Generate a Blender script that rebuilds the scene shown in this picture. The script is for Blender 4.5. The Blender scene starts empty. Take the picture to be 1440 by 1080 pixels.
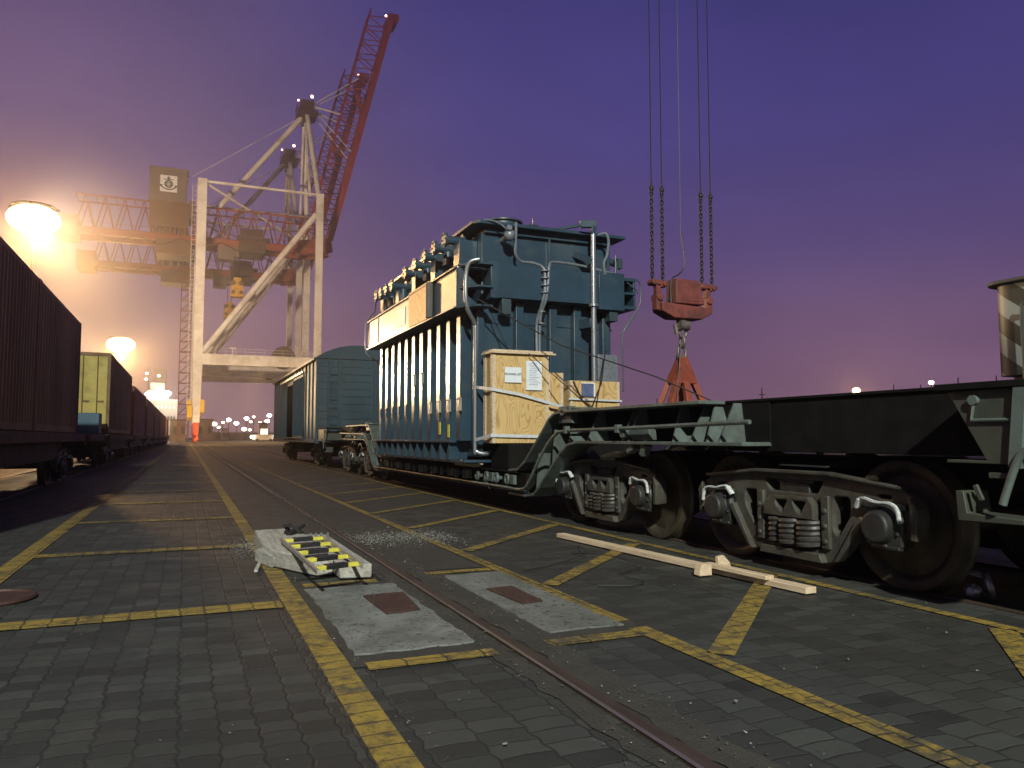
import bpy, bmesh, math, random
from mathutils import Vector, Matrix
random.seed(7)
R = math.radians
S = bpy.context.scene
COL = S.collection

# ---------------------------------------------------------------- camera
CAM_H = 1.12
cam = bpy.data.cameras.new('camera'); camo = bpy.data.objects.new('camera', cam); COL.objects.link(camo)
cam.sensor_width = 36; cam.lens = 27; cam.clip_end = 4000; cam.clip_start = 0.05
camo.location = (0, 0, CAM_H)
camo.rotation_euler = (R(90 + 3.9725), 0, R(-22.931))
S.camera = camo

# ---------------------------------------------------------------- world: dusk sky glowing warm low on the harbour side
W = bpy.data.worlds.new('World'); S.world = W; W.use_nodes = True
nt = W.node_tree; nt.nodes.clear()
def wn(t, **k):
    n = nt.nodes.new(t)
    for a, b in k.items(): setattr(n, a, b)
    return n
wl = nt.links.new
tc = wn('ShaderNodeTexCoord')
sep = wn('ShaderNodeSeparateXYZ'); wl(tc.outputs['Generated'], sep.inputs[0])
ramp = wn('ShaderNodeValToRGB'); cr = ramp.color_ramp
cr.elements[0].position = 0.0; cr.elements[0].color = (0.245, 0.134, 0.195, 1)
cr.elements[1].position = 0.85; cr.elements[1].color = (0.012, 0.014, 0.060, 1)
for p_, c_ in ((0.085, (0.225, 0.120, 0.215)), (0.15, (0.185, 0.106, 0.215)), (0.23, (0.115, 0.078, 0.235)), (0.35, (0.068, 0.056, 0.235)), (0.50, (0.047, 0.042, 0.205))):
    e = cr.elements.new(p_); e.color = (*c_, 1)
wl(sep.outputs['Z'], ramp.inputs[0])
# town glow towards the harbour (azimuth of the tracks, a little to the left)
dotn = wn('ShaderNodeVectorMath', operation='DOT_PRODUCT'); wl(tc.outputs['Generated'], dotn.inputs[0])
gd = Vector((-0.42, 0.90, 0.10)).normalized(); dotn.inputs[1].default_value = gd
mr = wn('ShaderNodeMapRange', interpolation_type='SMOOTHSTEP'); mr.inputs[1].default_value = 0.66; mr.inputs[2].default_value = 1.0
wl(dotn.outputs['Value'], mr.inputs[0])
nz = wn('ShaderNodeTexNoise'); nz.inputs['Scale'].default_value = 3.0; nz.inputs['Detail'].default_value = 5
mpn = wn('ShaderNodeMapping'); mpn.inputs['Scale'].default_value = (1, 1, 2.5)
wl(tc.outputs['Generated'], mpn.inputs[0]); wl(mpn.outputs[0], nz.inputs['Vector'])
mr2 = wn('ShaderNodeMapRange'); mr2.inputs[1].default_value = 0.3; mr2.inputs[2].default_value = 0.7; mr2.inputs[3].default_value = 0.86; mr2.inputs[4].default_value = 1.14
wl(nz.outputs['Fac'], mr2.inputs[0])
mx = wn('ShaderNodeMix', data_type='RGBA', blend_type='ADD')
mx.inputs['B'].default_value = (0.095, 0.048, 0.0, 1)
wl(mr.outputs[0], mx.inputs['Factor']); wl(ramp.outputs[0], mx.inputs['A'])
mm = wn('ShaderNodeMix', data_type='RGBA', blend_type='MULTIPLY'); mm.inputs['Factor'].default_value = 1
wl(mx.outputs['Result'], mm.inputs['A']); wl(mr2.outputs[0], mm.inputs['B'])
# the inland side behind the camera is darker
rm = wn('ShaderNodeMapRange', interpolation_type='SMOOTHSTEP'); rm.inputs[1].default_value = -0.55; rm.inputs[2].default_value = 0.05; rm.inputs[3].default_value = 0.30; rm.inputs[4].default_value = 1.0
dn2 = wn('ShaderNodeVectorMath', operation='DOT_PRODUCT'); wl(tc.outputs['Generated'], dn2.inputs[0]); dn2.inputs[1].default_value = (0.39, 0.92, 0)
wl(dn2.outputs['Value'], rm.inputs[0])
bg = wn('ShaderNodeBackground'); wl(rm.outputs[0], bg.inputs[1])
wl(mm.outputs['Result'], bg.inputs[0])
wo = wn('ShaderNodeOutputWorld'); wl(bg.outputs[0], wo.inputs[0])

S.view_settings.view_transform = 'Standard'; S.view_settings.look = 'None'
S.view_settings.exposure = 0; S.view_settings.gamma = 1
S.cycles.use_denoising = True
S.cycles.max_bounces = 5; S.cycles.diffuse_bounces = 2; S.cycles.glossy_bounces = 3
S.cycles.volume_bounces = 0; S.cycles.transparent_max_bounces = 8
S.cycles.sample_clamp_indirect = 3
S.cycles.use_light_tree = True

KEY_C = (0.97, 1.0, 0.88); SOD = (1.0, 0.55, 0.20)
def lamp(name, loc, power, color, radius=0.6, kind='POINT', spot=None, aim=None):
    l = bpy.data.lights.new(name, kind); l.energy = power; l.color = color; l.shadow_soft_size = radius
    o = bpy.data.objects.new(name, l); o.location = loc; COL.objects.link(o)
    if kind == 'SPOT':
        l.spot_size = R(spot); l.spot_blend = 0.6
        d = (Vector(aim) - Vector(loc)); o.rotation_euler = d.to_track_quat('-Z', 'Y').to_euler()
    return o

# key: the next floodlight mast of the row, behind the camera; another one across the container tracks
lamp('floodlight_light', (-9, -26, 22), 92000, KEY_C, 0.5, 'SPOT', 62, (4, 10, 0))
lamp('floodlight_light', (-44, 10, 21), 60000, (1.0, 0.62, 0.30), 0.8, 'SPOT', 10, (4.4, 15.5, 4.4))
# lower heads of the visible mast, hidden behind the container train, and its heads turned on the crane
lamp('floodlight_light', (-15.6, 90, 8.5), 200000, (1.0, 0.68, 0.36), 1.0, 'SPOT', 12, (4.2, 15.0, 3.2))
lamp('floodlight_light', (-15.9, 97.3, 23.4), 230000, (1.0, 0.60, 0.22), 0.8, 'SPOT', 60, (7, 128, 0))
lamp('floodlight_light', (-15.9, 97.2, 24.6), 200000, (1.0, 0.74, 0.48), 1.0, 'SPOT', 115, (14, 165, 42))

# ---------------------------------------------------------------- helpers
ROOTOFF = {}
def tag(o, label=None, cat=None, group=None, kind=None):
    if label: o['label'] = label
    if cat: o['category'] = cat
    if group: o['group'] = group
    if kind: o['kind'] = kind
    return o
def thing(name, loc, label, cat, group=None):
    o = bpy.data.objects.new(name, None); o.location = loc; o.empty_display_size = 0.2
    COL.objects.link(o); ROOTOFF[o.name] = Vector(loc)
    return tag(o, label, cat, group)
def off(o): return ROOTOFF.get(o.name, Vector((0, 0, 0))) if o else Vector((0, 0, 0))
def link_mesh(name, me, mat, parent=None):
    o = bpy.data.objects.new(name, me); COL.objects.link(o)
    if mat: me.materials.clear(); me.materials.append(mat)
    if parent:
        o.parent = parent; ROOTOFF[o.name] = off(parent)
        me.transform(Matrix.Translation(-off(parent)))
    return o
class MB:
    def __init__(s): s.v = []; s.f = []
    def add(s, vs, fs):
        b = len(s.v); s.v += [tuple(v) for v in vs]; s.f += [tuple(i + b for i in f) for f in fs]; return s
    def box(s, x0, y0, z0, x1, y1, z1):
        x0, x1 = min(x0, x1), max(x0, x1); y0, y1 = min(y0, y1), max(y0, y1); z0, z1 = min(z0, z1), max(z0, z1)
        return s.add([(x0,y0,z0),(x1,y0,z0),(x1,y1,z0),(x0,y1,z0),(x0,y0,z1),(x1,y0,z1),(x1,y1,z1),(x0,y1,z1)],
              [(0,3,2,1),(4,5,6,7),(0,1,5,4),(1,2,6,5),(2,3,7,6),(3,0,4,7)])
    def bar(s, p, q, w, h, up=(0,0,1), w2=None, h2=None):
        p = Vector(p); q = Vector(q); d = (q-p).normalized(); up = Vector(up)
        if abs(d.dot(up)) > 0.99: up = Vector((0,1,0)) if abs(d.y) < .9 else Vector((1,0,0))
        a = d.cross(up).normalized(); b = a.cross(d).normalized()
        w2 = w if w2 is None else w2; h2 = h if h2 is None else h2
        vs = [p + a*sx*w/2 + b*sz*h/2 for sx, sz in ((-1,-1),(1,-1),(1,1),(-1,1))] + [q + a*sx*w2/2 + b*sz*h2/2 for sx, sz in ((-1,-1),(1,-1),(1,1),(-1,1))]
        return s.add(vs, [(0,1,2,3),(7,6,5,4),(0,4,5,1),(1,5,6,2),(2,6,7,3),(3,7,4,0)])
    def tube(s, pts, r, n=8, r2=None, caps=True):
        pts = [Vector(p) for p in pts]; m = len(pts); vs = []; fs = []
        u = None
        for i, p in enumerate(pts):
            d = ((pts[min(i+1, m-1)] - pts[max(i-1, 0)])).normalized()
            if u is None:
                u = d.cross(Vector((0,0,1)))
                if u.length < 1e-3: u = d.cross(Vector((0,1,0)))
                u.normalize()
            else:
                u = (u - d*u.dot(d)).normalized()
            w = d.cross(u); rr = r if r2 is None else r + (r2-r)*i/(m-1)
            vs += [p + (u*math.cos(2*math.pi*k/n) + w*math.sin(2*math.pi*k/n))*rr for k in range(n)]
        for i in range(m-1):
            for k in range(n):
                a = i*n+k; b = i*n+(k+1)%n; fs.append((a, b, b+n, a+n))
        if caps: fs.append(tuple(reversed(range(n)))); fs.append(tuple(range((m-1)*n, m*n)))
        return s.add(vs, fs)
    def cyl(s, p, q, r, n=16, r2=None): return s.tube([p, q], r, n, r2)
    def lathe(s, c, axis, prof, n=32):
        c = Vector(c); a = Vector(axis).normalized()
        u = a.cross(Vector((0,0,1)));
        if u.length < 1e-3: u = Vector((1,0,0))
        u.normalize(); w = a.cross(u); vs = []; fs = []
        for (t, r) in prof:
            vs += [c + a*t + (u*math.cos(2*math.pi*k/n) + w*math.sin(2*math.pi*k/n))*r for k in range(n)]
        for i in range(len(prof)-1):
            for k in range(n):
                x = i*n+k; y = i*n+(k+1)%n; fs.append((x, y, y+n, x+n))
        if prof[0][1] > 1e-4: fs.append(tuple(reversed(range(n))))
        if prof[-1][1] > 1e-4: fs.append(tuple(range((len(prof)-1)*n, len(prof)*n)))
        return s.add(vs, fs)
    def torus(s, c, axis, R0, r, n=24, m=8, sy=1.0, along=None):
        c = Vector(c); a = Vector(axis).normalized(); u = Vector(along).normalized() if along else a.orthogonal().normalized(); w = a.cross(u)
        pts = []
        vs = []; fs = []
        for i in range(n):
            t = 2*math.pi*i/n; d = u*math.cos(t)*sy + w*math.sin(t); dn = (u*math.cos(t) + w*math.sin(t))
            for k in range(m):
                ph = 2*math.pi*k/m; vs.append(c + d*R0 + dn*math.cos(ph)*r + a*math.sin(ph)*r)
        for i in range(n):
            for k in range(m):
                fs.append((i*m+k, ((i+1)%n)*m+k, ((i+1)%n)*m+(k+1)%m, i*m+(k+1)%m))
        return s.add(vs, fs)
    def prism(s, poly, f0, f1):
        n = len(poly); vs = [f0(*p) for p in poly] + [f1(*p) for p in poly]
        fs = [tuple(reversed(range(n))), tuple(range(n, 2*n))] + [(i, (i+1)%n, (i+1)%n+n, i+n) for i in range(n)]
        return s.add(vs, fs)
    def px(s, poly, x0, x1):      # polygon in (y, z) extruded along x
        return s.prism(poly, lambda a, b: (x0, a, b), lambda a, b: (x1, a, b))
    def py(s, poly, y0, y1):      # polygon in (x, z) extruded along y
        return s.prism(poly, lambda a, b: (a, y0, b), lambda a, b: (a, y1, b))
    def pz(s, poly, z0, z1):
        return s.prism(poly, lambda a, b: (a, b, z0), lambda a, b: (a, b, z1))
    def blob(s, c, r, seg=8, ring=6, sc=(1,1,1)):
        vs = []; fs = []
        for i in range(ring+1):
            t = math.pi*i/ring
            for k in range(seg):
                p = 2*math.pi*k/seg; vs.append((c[0]+r*sc[0]*math.sin(t)*math.cos(p), c[1]+r*sc[1]*math.sin(t)*math.sin(p), c[2]+r*sc[2]*math.cos(t)))
        for i in range(ring):
            for k in range(seg):
                fs.append((i*seg+k, i*seg+(k+1)%seg, (i+1)*seg+(k+1)%seg, (i+1)*seg+k))
        return s.add(vs, fs)
    def build(s, name, mat, parent=None, bevel=0, smooth=True, segs=2):
        me = bpy.data.meshes.new(name); me.from_pydata(s.v, [], s.f)
        bm = bmesh.new(); bm.from_mesh(me); bmesh.ops.remove_doubles(bm, verts=bm.verts, dist=1e-6); bmesh.ops.recalc_face_normals(bm, faces=bm.faces); bm.to_mesh(me); bm.free()
        if smooth:
            for p in me.polygons: p.use_smooth = True
            me.set_sharp_from_angle(angle=R(38))
        o = link_mesh(name, me, mat, parent)
        if bevel:
            b = o.modifiers.new('bevel', 'BEVEL'); b.width = bevel; b.segments = segs; b.limit_method = 'ANGLE'; b.angle_limit = R(40)
        return o
def plate(name, outline, holes, thick, mat, parent, to3d, bevel=0.008):
    """flat casting with windows: outline and holes in 2D, given thickness, mapped by the matrix to3d"""
    cu = bpy.data.curves.new(name, 'CURVE'); cu.dimensions = '2D'; cu.fill_mode = 'BOTH'; cu.extrude = thick/2 - bevel; cu.bevel_depth = bevel; cu.bevel_resolution = 1; cu.offset = -bevel
    for poly in [outline] + holes:
        sp = cu.splines.new('POLY'); sp.points.add(len(poly)-1)
        for p, q in zip(sp.points, poly): p.co = (q[0], q[1], 0, 1)
        sp.use_cyclic_u = True
    tmp = bpy.data.objects.new('tmp', cu); me = bpy.data.meshes.new_from_object(tmp); bpy.data.objects.remove(tmp)
    me.name = name
    me.transform(to3d)
    for p in me.polygons: p.use_smooth = True
    me.set_sharp_from_angle(angle=R(38))
    return link_mesh(name, me, mat, parent)
def text(name, body, size, mat, parent, mtx, extrude=0.002, align='CENTER', bold=0.0):
    cu = bpy.data.curves.new(name, 'FONT'); cu.body = body; cu.size = size; cu.extrude = extrude; cu.align_x = align; cu.align_y = 'CENTER'; cu.offset = bold
    tmp = bpy.data.objects.new('tmp', cu); me = bpy.data.meshes.new_from_object(tmp); bpy.data.objects.remove(tmp)
    me.name = name; me.transform(mtx)
    return link_mesh(name, me, mat, parent)
def roundpoly(pts, r, n=4):
    out = []; m = len(pts)
    for i in range(m):
        p0 = Vector(pts[i-1]); p = Vector(pts[i]); p1 = Vector(pts[(i+1) % m])
        a = (p0-p); b = (p1-p); rr = min(r, a.length*.45, b.length*.45)
        a = p + a.normalized()*rr; b = p + b.normalized()*rr
        for k in range(n+1):
            t = k/n; out.append(tuple(a*(1-t)**2 + p*2*t*(1-t) + b*t*t))
    return out
def arc(pts, n=10):
    """smooth path through points (Catmull-Rom)"""
    P = [Vector(p) for p in pts]; P = [P[0]*2-P[1]] + P + [P[-1]*2-P[-2]]; out = []
    for i in range(1, len(P)-2):
        for k in range(n):
            t = k/n; out.append(0.5*((2*P[i]) + (-P[i-1]+P[i+1])*t + (2*P[i-1]-5*P[i]+4*P[i+1]-P[i+2])*t*t + (-P[i-1]+3*P[i]-3*P[i+1]+P[i+2])*t**3))
    out.append(P[-2]); return out
def copy_tree(o, parent=None):
    c = o.copy(); COL.objects.link(c)
    if parent: c.parent = parent
    for ch in [x for x in KIDS(o)]: copy_tree(ch, c)
    return c
def KIDS(o): return [x for x in COL.objects if x.parent == o]

# ---------------------------------------------------------------- materials
M = {}
def mat(name, c1, c2=None, rough=0.6, metal=0.0, scale=3.0, amount=1.0, bump=0.0, bscale=60.0, dirt=None, dscale=1.2, stretch=(1,1,1), rvar=0.15, spec=0.5, thr=(0.42, 0.62)):
    m = bpy.data.materials.new(name); m.use_nodes = True; t = m.node_tree; N = t.nodes; L = t.links.new
    b = N['Principled BSDF']; b.inputs['Roughness'].default_value = rough; b.inputs['Metallic'].default_value = metal
    b.inputs['Specular IOR Level'].default_value = spec
    tc = N.new('ShaderNodeTexCoord'); mp = N.new('ShaderNodeMapping'); mp.inputs['Scale'].default_value = stretch
    L(tc.outputs['Object'], mp.inputs[0])
    n1 = N.new('ShaderNodeTexNoise'); n1.inputs['Scale'].default_value = scale; n1.inputs['Detail'].default_value = 8; n1.inputs['Roughness'].default_value = 0.65
    L(mp.outputs[0], n1.inputs['Vector'])
    r = N.new('ShaderNodeMapRange'); r.inputs[1].default_value = thr[0]; r.inputs[2].default_value = thr[1]; r.inputs[4].default_value = amount
    L(n1.outputs['Fac'], r.inputs[0])
    mx = N.new('ShaderNodeMix'); mx.data_type = 'RGBA'
    mx.inputs['A'].default_value = (*c1, 1); mx.inputs['B'].default_value = (*(c2 or [x*0.75 for x in c1]), 1)
    L(r.outputs[0], mx.inputs['Factor']); outc = mx.outputs['Result']
    if dirt:
        n2 = N.new('ShaderNodeTexNoise'); n2.inputs['Scale'].default_value = dscale; n2.inputs['Detail'].default_value = 10; n2.inputs['Roughness'].default_value = 0.7
        L(mp.outputs[0], n2.inputs['Vector'])
        r2 = N.new('ShaderNodeMapRange'); r2.inputs[1].default_value = 0.5; r2.inputs[2].default_value = 0.72; r2.inputs[4].default_value = 0.85
        L(n2.outputs['Fac'], r2.inputs[0])
        m2 = N.new('ShaderNodeMix'); m2.data_type = 'RGBA'; m2.inputs['B'].default_value = (*dirt, 1)
        L(r2.outputs[0], m2.inputs['Factor']); L(outc, m2.inputs['A']); outc = m2.outputs['Result']
    L(outc, b.inputs['Base Color'])
    rr = N.new('ShaderNodeMapRange'); rr.inputs[3].default_value = max(0.05, rough-rvar); rr.inputs[4].default_value = min(1, rough+rvar)
    L(n1.outputs['Fac'], rr.inputs[0]); L(rr.outputs[0], b.inputs['Roughness'])
    if bump:
        n3 = N.new('ShaderNodeTexNoise'); n3.inputs['Scale'].default_value = bscale; n3.inputs['Detail'].default_value = 5
        L(mp.outputs[0], n3.inputs['Vector'])
        bp = N.new('ShaderNodeBump'); bp.inputs['Strength'].default_value = bump; bp.inputs['Distance'].default_value = 0.01
        L(n3.outputs['Fac'], bp.inputs['Height']); L(bp.outputs[0], b.inputs['Normal'])
    M[name] = m; return m
def emit(name, c, s):
    m = bpy.data.materials.new(name); m.use_nodes = True; b = m.node_tree.nodes['Principled BSDF']
    b.inputs['Base Color'].default_value = (0.5, 0.5, 0.5, 1); b.inputs['Emission Color'].default_value = (*c, 1); b.inputs['Emission Strength'].default_value = s
    M[name] = m; return m
mat('slate', (0.027, 0.058, 0.088), (0.022, 0.044, 0.067), 0.32, 0.0, 2.0, bump=0.03, bscale=90, dirt=(0.07, 0.09, 0.10), dscale=0.8)
mat('slate_dark', (0.035, 0.060, 0.075), (0.03, 0.05, 0.06), 0.45, scale=4)
mat('car_blue', (0.026, 0.066, 0.092), (0.021, 0.048, 0.066), 0.72, scale=1.5, bump=0.1, bscale=25, dirt=(0.05, 0.055, 0.05), dscale=1.0, stretch=(1, 1, 0.4))
mat('wagon_green', (0.100, 0.128, 0.120), (0.066, 0.086, 0.078), 0.55, scale=6, bump=0.12, bscale=50, dirt=(0.05, 0.045, 0.035), dscale=2.5)
mat('wagon_shade_black', (0.009, 0.009, 0.009), (0.014, 0.013, 0.012), 0.85, scale=4, bump=0.1, bscale=40, spec=0.03)  # black beam paint, also carrying the shade between the girder flanges
mat('cast_iron', (0.066, 0.064, 0.052), (0.036, 0.035, 0.029), 0.62, 0.1, scale=7, bump=0.35, bscale=70, dirt=(0.055, 0.035, 0.02), dscale=3)
mat('cast_dark', (0.034, 0.034, 0.031), (0.02, 0.02, 0.02), 0.5, 0.2, scale=7, bump=0.3, bscale=60)
mat('spring_steel', (0.066, 0.060, 0.054), (0.04, 0.037, 0.033), 0.5, 0.2, scale=10, bump=0.2)
mat('tread', (0.085, 0.070, 0.046), (0.045, 0.037, 0.025), 0.5, 0.35, scale=5, bump=0.15, dirt=(0.06, 0.04, 0.02))
mat('bright_steel', (0.35, 0.35, 0.36), (0.25, 0.25, 0.25), 0.28, 0.9, scale=12)
mat('galv', (0.42, 0.45, 0.48), (0.32, 0.34, 0.36), 0.3, 0.75, scale=14)
mat('cable_grey', (0.20, 0.22, 0.25), (0.13, 0.15, 0.17), 0.4, 0.2, scale=20)
mat('black_rubber', (0.012, 0.012, 0.014), (0.02, 0.02, 0.022), 0.5, scale=20)
mat('white_paint', (0.62, 0.66, 0.66), (0.4, 0.42, 0.42), 0.5, scale=30)
mat('yellow_paint', (0.72, 0.50, 0.05), (0.5, 0.33, 0.04), 0.5, scale=8)
mat('crane_cream', (0.74, 0.73, 0.70), (0.62, 0.60, 0.57), 0.5, scale=0.3, dirt=(0.35, 0.30, 0.26), dscale=0.15)
mat('crane_red', (0.30, 0.042, 0.034), (0.21, 0.032, 0.028), 0.6, scale=0.5)
mat('crane_orange', (0.27, 0.055, 0.03), (0.19, 0.04, 0.022), 0.6, scale=0.4)
mat('crane_dark', (0.075, 0.045, 0.038), (0.055, 0.033, 0.028), 0.6, scale=0.5)
mat('house_grey', (0.16, 0.125, 0.11), (0.13, 0.10, 0.09), 0.6, scale=0.4)
mat('house_brown', (0.14, 0.065, 0.028), (0.11, 0.055, 0.025), 0.6, scale=0.4)
mat('spreader_yellow', (0.62, 0.36, 0.03), (0.45, 0.22, 0.02), 0.5, scale=1.2)
mat('signal_red', (0.55, 0.07, 0.025), (0.42, 0.05, 0.02), 0.5, scale=1.5)
mat('cabinet_yellow', (0.75, 0.50, 0.02), (0.65, 0.40, 0.02), 0.5, scale=1.5)
mat('hook_red', (0.22, 0.055, 0.045), (0.13, 0.035, 0.03), 0.6, scale=5, bump=0.2, bscale=30, dirt=(0.06, 0.03, 0.025), dscale=3)
mat('frame_orange', (0.33, 0.075, 0.038), (0.22, 0.05, 0.028), 0.5, scale=5, bump=0.1, dirt=(0.12, 0.05, 0.03), dscale=4)
mat('forged', (0.22, 0.18, 0.16), (0.14, 0.11, 0.10), 0.5, 0.4, scale=15, bump=0.2)
mat('chain_black', (0.02, 0.017, 0.018), (0.03, 0.024, 0.022), 0.6, 0.3, scale=10)
mat('box_brown', (0.21, 0.105, 0.046), (0.15, 0.075, 0.034), 0.6, scale=1.2, dirt=(0.05, 0.03, 0.02), dscale=0.8, stretch=(1, 1, 0.3))
mat('box_olive', (0.24, 0.14, 0.055), (0.17, 0.10, 0.04), 0.6, scale=1.5, dirt=(0.07, 0.04, 0.02), dscale=1)
mat('box_yellow', (0.58, 0.46, 0.09), (0.46, 0.36, 0.07), 0.55, scale=2, dirt=(0.18, 0.14, 0.05), dscale=1.5)
mat('box_rust', (0.20, 0.055, 0.03), (0.14, 0.04, 0.025), 0.6, scale=1, dirt=(0.07, 0.03, 0.02), dscale=0.9)
mat('box_tan', (0.24, 0.14, 0.07), (0.17, 0.10, 0.05), 0.6, scale=1, dirt=(0.10, 0.06, 0.03), dscale=0.9)
mat('flat_rust', (0.11, 0.05, 0.03), (0.065, 0.032, 0.02), 0.75, scale=3, bump=0.2, dirt=(0.03, 0.02, 0.016))
mat('box_blue', (0.05, 0.13, 0.20), (0.04, 0.10, 0.15), 0.5, scale=2)
mat('rail_steel', (0.075, 0.052, 0.040), (0.048, 0.034, 0.027), 0.55, 0.35, scale=12, bump=0.25, bscale=40, stretch=(1, 0.2, 1))
mat('rail_shine', (0.42, 0.36, 0.32), (0.30, 0.24, 0.20), 0.3, 0.8, scale=12, stretch=(1, 0.1, 1))
mat('plate_rust', (0.070, 0.034, 0.025), (0.05, 0.026, 0.020), 0.6, 0.2, scale=14, bump=0.3, bscale=60, dirt=(0.04, 0.03, 0.028), dscale=8)
mat('paper', (0.74, 0.78, 0.82), (0.66, 0.70, 0.76), 0.6, scale=20)
mat('ink', (0.02, 0.02, 0.03), None, 0.6)
mat('label_blue', (0.07, 0.09, 0.19), (0.14, 0.17, 0.28), 0.4, scale=7)
mat('strap_white', (0.62, 0.64, 0.66), (0.48, 0.50, 0.52), 0.4, scale=30)
mat('timber_grey', (0.40, 0.39, 0.35), (0.28, 0.27, 0.24), 0.8, scale=6, bump=0.4, bscale=25, stretch=(6, 0.6, 6), dirt=(0.20, 0.18, 0.15), dscale=3)
mat('timber_new', (0.66, 0.52, 0.36), (0.54, 0.41, 0.27), 0.7, scale=5, bump=0.25, bscale=25, stretch=(8, 0.5, 8), dirt=(0.38, 0.28, 0.2), dscale=2)
mat('aluminium', (0.55, 0.52, 0.46), (0.45, 0.42, 0.36), 0.4, 0.6, scale=12)
mat('grip_yellow', (0.65, 0.60, 0.08), (0.5, 0.45, 0.06), 0.5, scale=20)
mat('stone_light', (0.30, 0.295, 0.27), (0.12, 0.115, 0.10), 0.9, scale=20, bump=0.3)
mat('stone_dark', (0.04, 0.04, 0.04), (0.09, 0.085, 0.08), 0.9, scale=20, bump=0.3)
mat('loco_grey', (0.05, 0.055, 0.05), (0.035, 0.04, 0.035), 0.6, scale=2)
mat('panel_green', (0.050, 0.058, 0.042), (0.036, 0.042, 0.031), 0.6, scale=3, bump=0.15, dirt=(0.035, 0.035, 0.028), dscale=2)
mat('ship_white', (0.75, 0.72, 0.66), (0.68, 0.64, 0.58), 0.5, scale=0.1)
mat('hut', (0.35, 0.30, 0.24), (0.25, 0.2, 0.17), 0.6, scale=0.5)
emit('lamp_sodium', (1.0, 0.70, 0.36), 4.5)
emit('lamp_white', (1.0, 0.90, 0.80), 22)
emit('lamp_small_warm', (1.0, 0.72, 0.42), 12)
emit('lamp_red', (1.0, 0.35, 0.30), 16)
emit('window_lit', (1.0, 0.85, 0.60), 3.0)
emit('deck_light', (1.0, 0.93, 0.85), 14)

def plywood():
    m = bpy.data.materials.new('plywood'); m.use_nodes = True; t = m.node_tree; N = t.nodes; L = t.links.new; b = N['Principled BSDF']
    tc = N.new('ShaderNodeTexCoord'); mp = N.new('ShaderNodeMapping'); mp.inputs['Scale'].default_value = (1.6, 1.6, 0.55)
    L(tc.outputs['Object'], mp.inputs[0])
    n = N.new('ShaderNodeTexNoise'); n.inputs['Scale'].default_value = 2.2; n.inputs['Detail'].default_value = 1; n.inputs['Distortion'].default_value = 0.7
    L(mp.outputs[0], n.inputs['Vector'])
    mu = N.new('ShaderNodeMath'); mu.operation = 'MULTIPLY'; mu.inputs[1].default_value = 15; L(n.outputs['Fac'], mu.inputs[0])
    fr = N.new('ShaderNodeMath'); fr.operation = 'FRACT'; L(mu.outputs[0], fr.inputs[0])
    cr = N.new('ShaderNodeValToRGB'); e = cr.color_ramp.elements
    e[0].position = 0; e[0].color = (0.56, 0.38, 0.15, 1); e[1].position = 1; e[1].color = (0.38, 0.22, 0.075, 1)
    x = cr.color_ramp.elements.new(0.6); x.color = (0.62, 0.43, 0.19, 1)
    L(fr.outputs[0], cr.inputs[0])
    # knots
    v = N.new('ShaderNodeTexVoronoi'); v.inputs['Scale'].default_value = 2.3; mp2 = N.new('ShaderNodeMapping'); mp2.inputs['Scale'].default_value = (1, 1, 0.7)
    L(tc.outputs['Object'], mp2.inputs[0]); L(mp2.outputs[0], v.inputs['Vector'])
    k = N.new('ShaderNodeMapRange'); k.inputs[1].default_value = 0.05; k.inputs[2].default_value = 0.075; k.inputs[3].default_value = 0.75; k.inputs[4].default_value = 0.0
    L(v.outputs['Distance'], k.inputs[0])
    mx = N.new('ShaderNodeMix'); mx.data_type = 'RGBA'; mx.inputs['B'].default_value = (0.16, 0.085, 0.04, 1)
    L(k.outputs[0], mx.inputs['Factor']); L(cr.outputs[0], mx.inputs['A']); L(mx.outputs['Result'], b.inputs['Base Color'])
    b.inputs['Roughness'].default_value = 0.65
    M['plywood'] = m
plywood()

def stripes():
    m = bpy.data.materials.new('striped_paint'); m.use_nodes = True; t = m.node_tree; N = t.nodes; L = t.links.new; b = N['Principled BSDF']
    tc = N.new('ShaderNodeTexCoord'); sp = N.new('ShaderNodeSeparateXYZ'); L(tc.outputs['Object'], sp.inputs[0])
    a = N.new('ShaderNodeMath'); a.operation = 'MULTIPLY_ADD'; a.inputs[1].default_value = 1.0; L(sp.outputs['Z'], a.inputs[0])
    d = N.new('ShaderNodeMath'); d.operation = 'MULTIPLY'; d.inputs[1].default_value = -0.75; L(sp.outputs['Y'], d.inputs[0]); L(d.outputs[0], a.inputs[2])
    f = N.new('ShaderNodeMath'); f.operation = 'MULTIPLY'; f.inputs[1].default_value = 1.7; L(a.outputs[0], f.inputs[0])
    g = N.new('ShaderNodeMath'); g.operation = 'FRACT'; L(f.outputs[0], g.inputs[0])
    h = N.new('ShaderNodeMath'); h.operation = 'GREATER_THAN'; h.inputs[1].default_value = 0.5; L(g.outputs[0], h.inputs[0])
    mx = N.new('ShaderNodeMix'); mx.data_type = 'RGBA'; mx.inputs['A'].default_value = (0.21, 0.245, 0.235, 1); mx.inputs['B'].default_value = (0.018, 0.024, 0.022, 1)
    L(h.outputs[0], mx.inputs['Factor']); L(mx.outputs['Result'], b.inputs['Base Color']); b.inputs['Roughness'].default_value = 0.5
    M['striped_paint'] = m
stripes()

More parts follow.
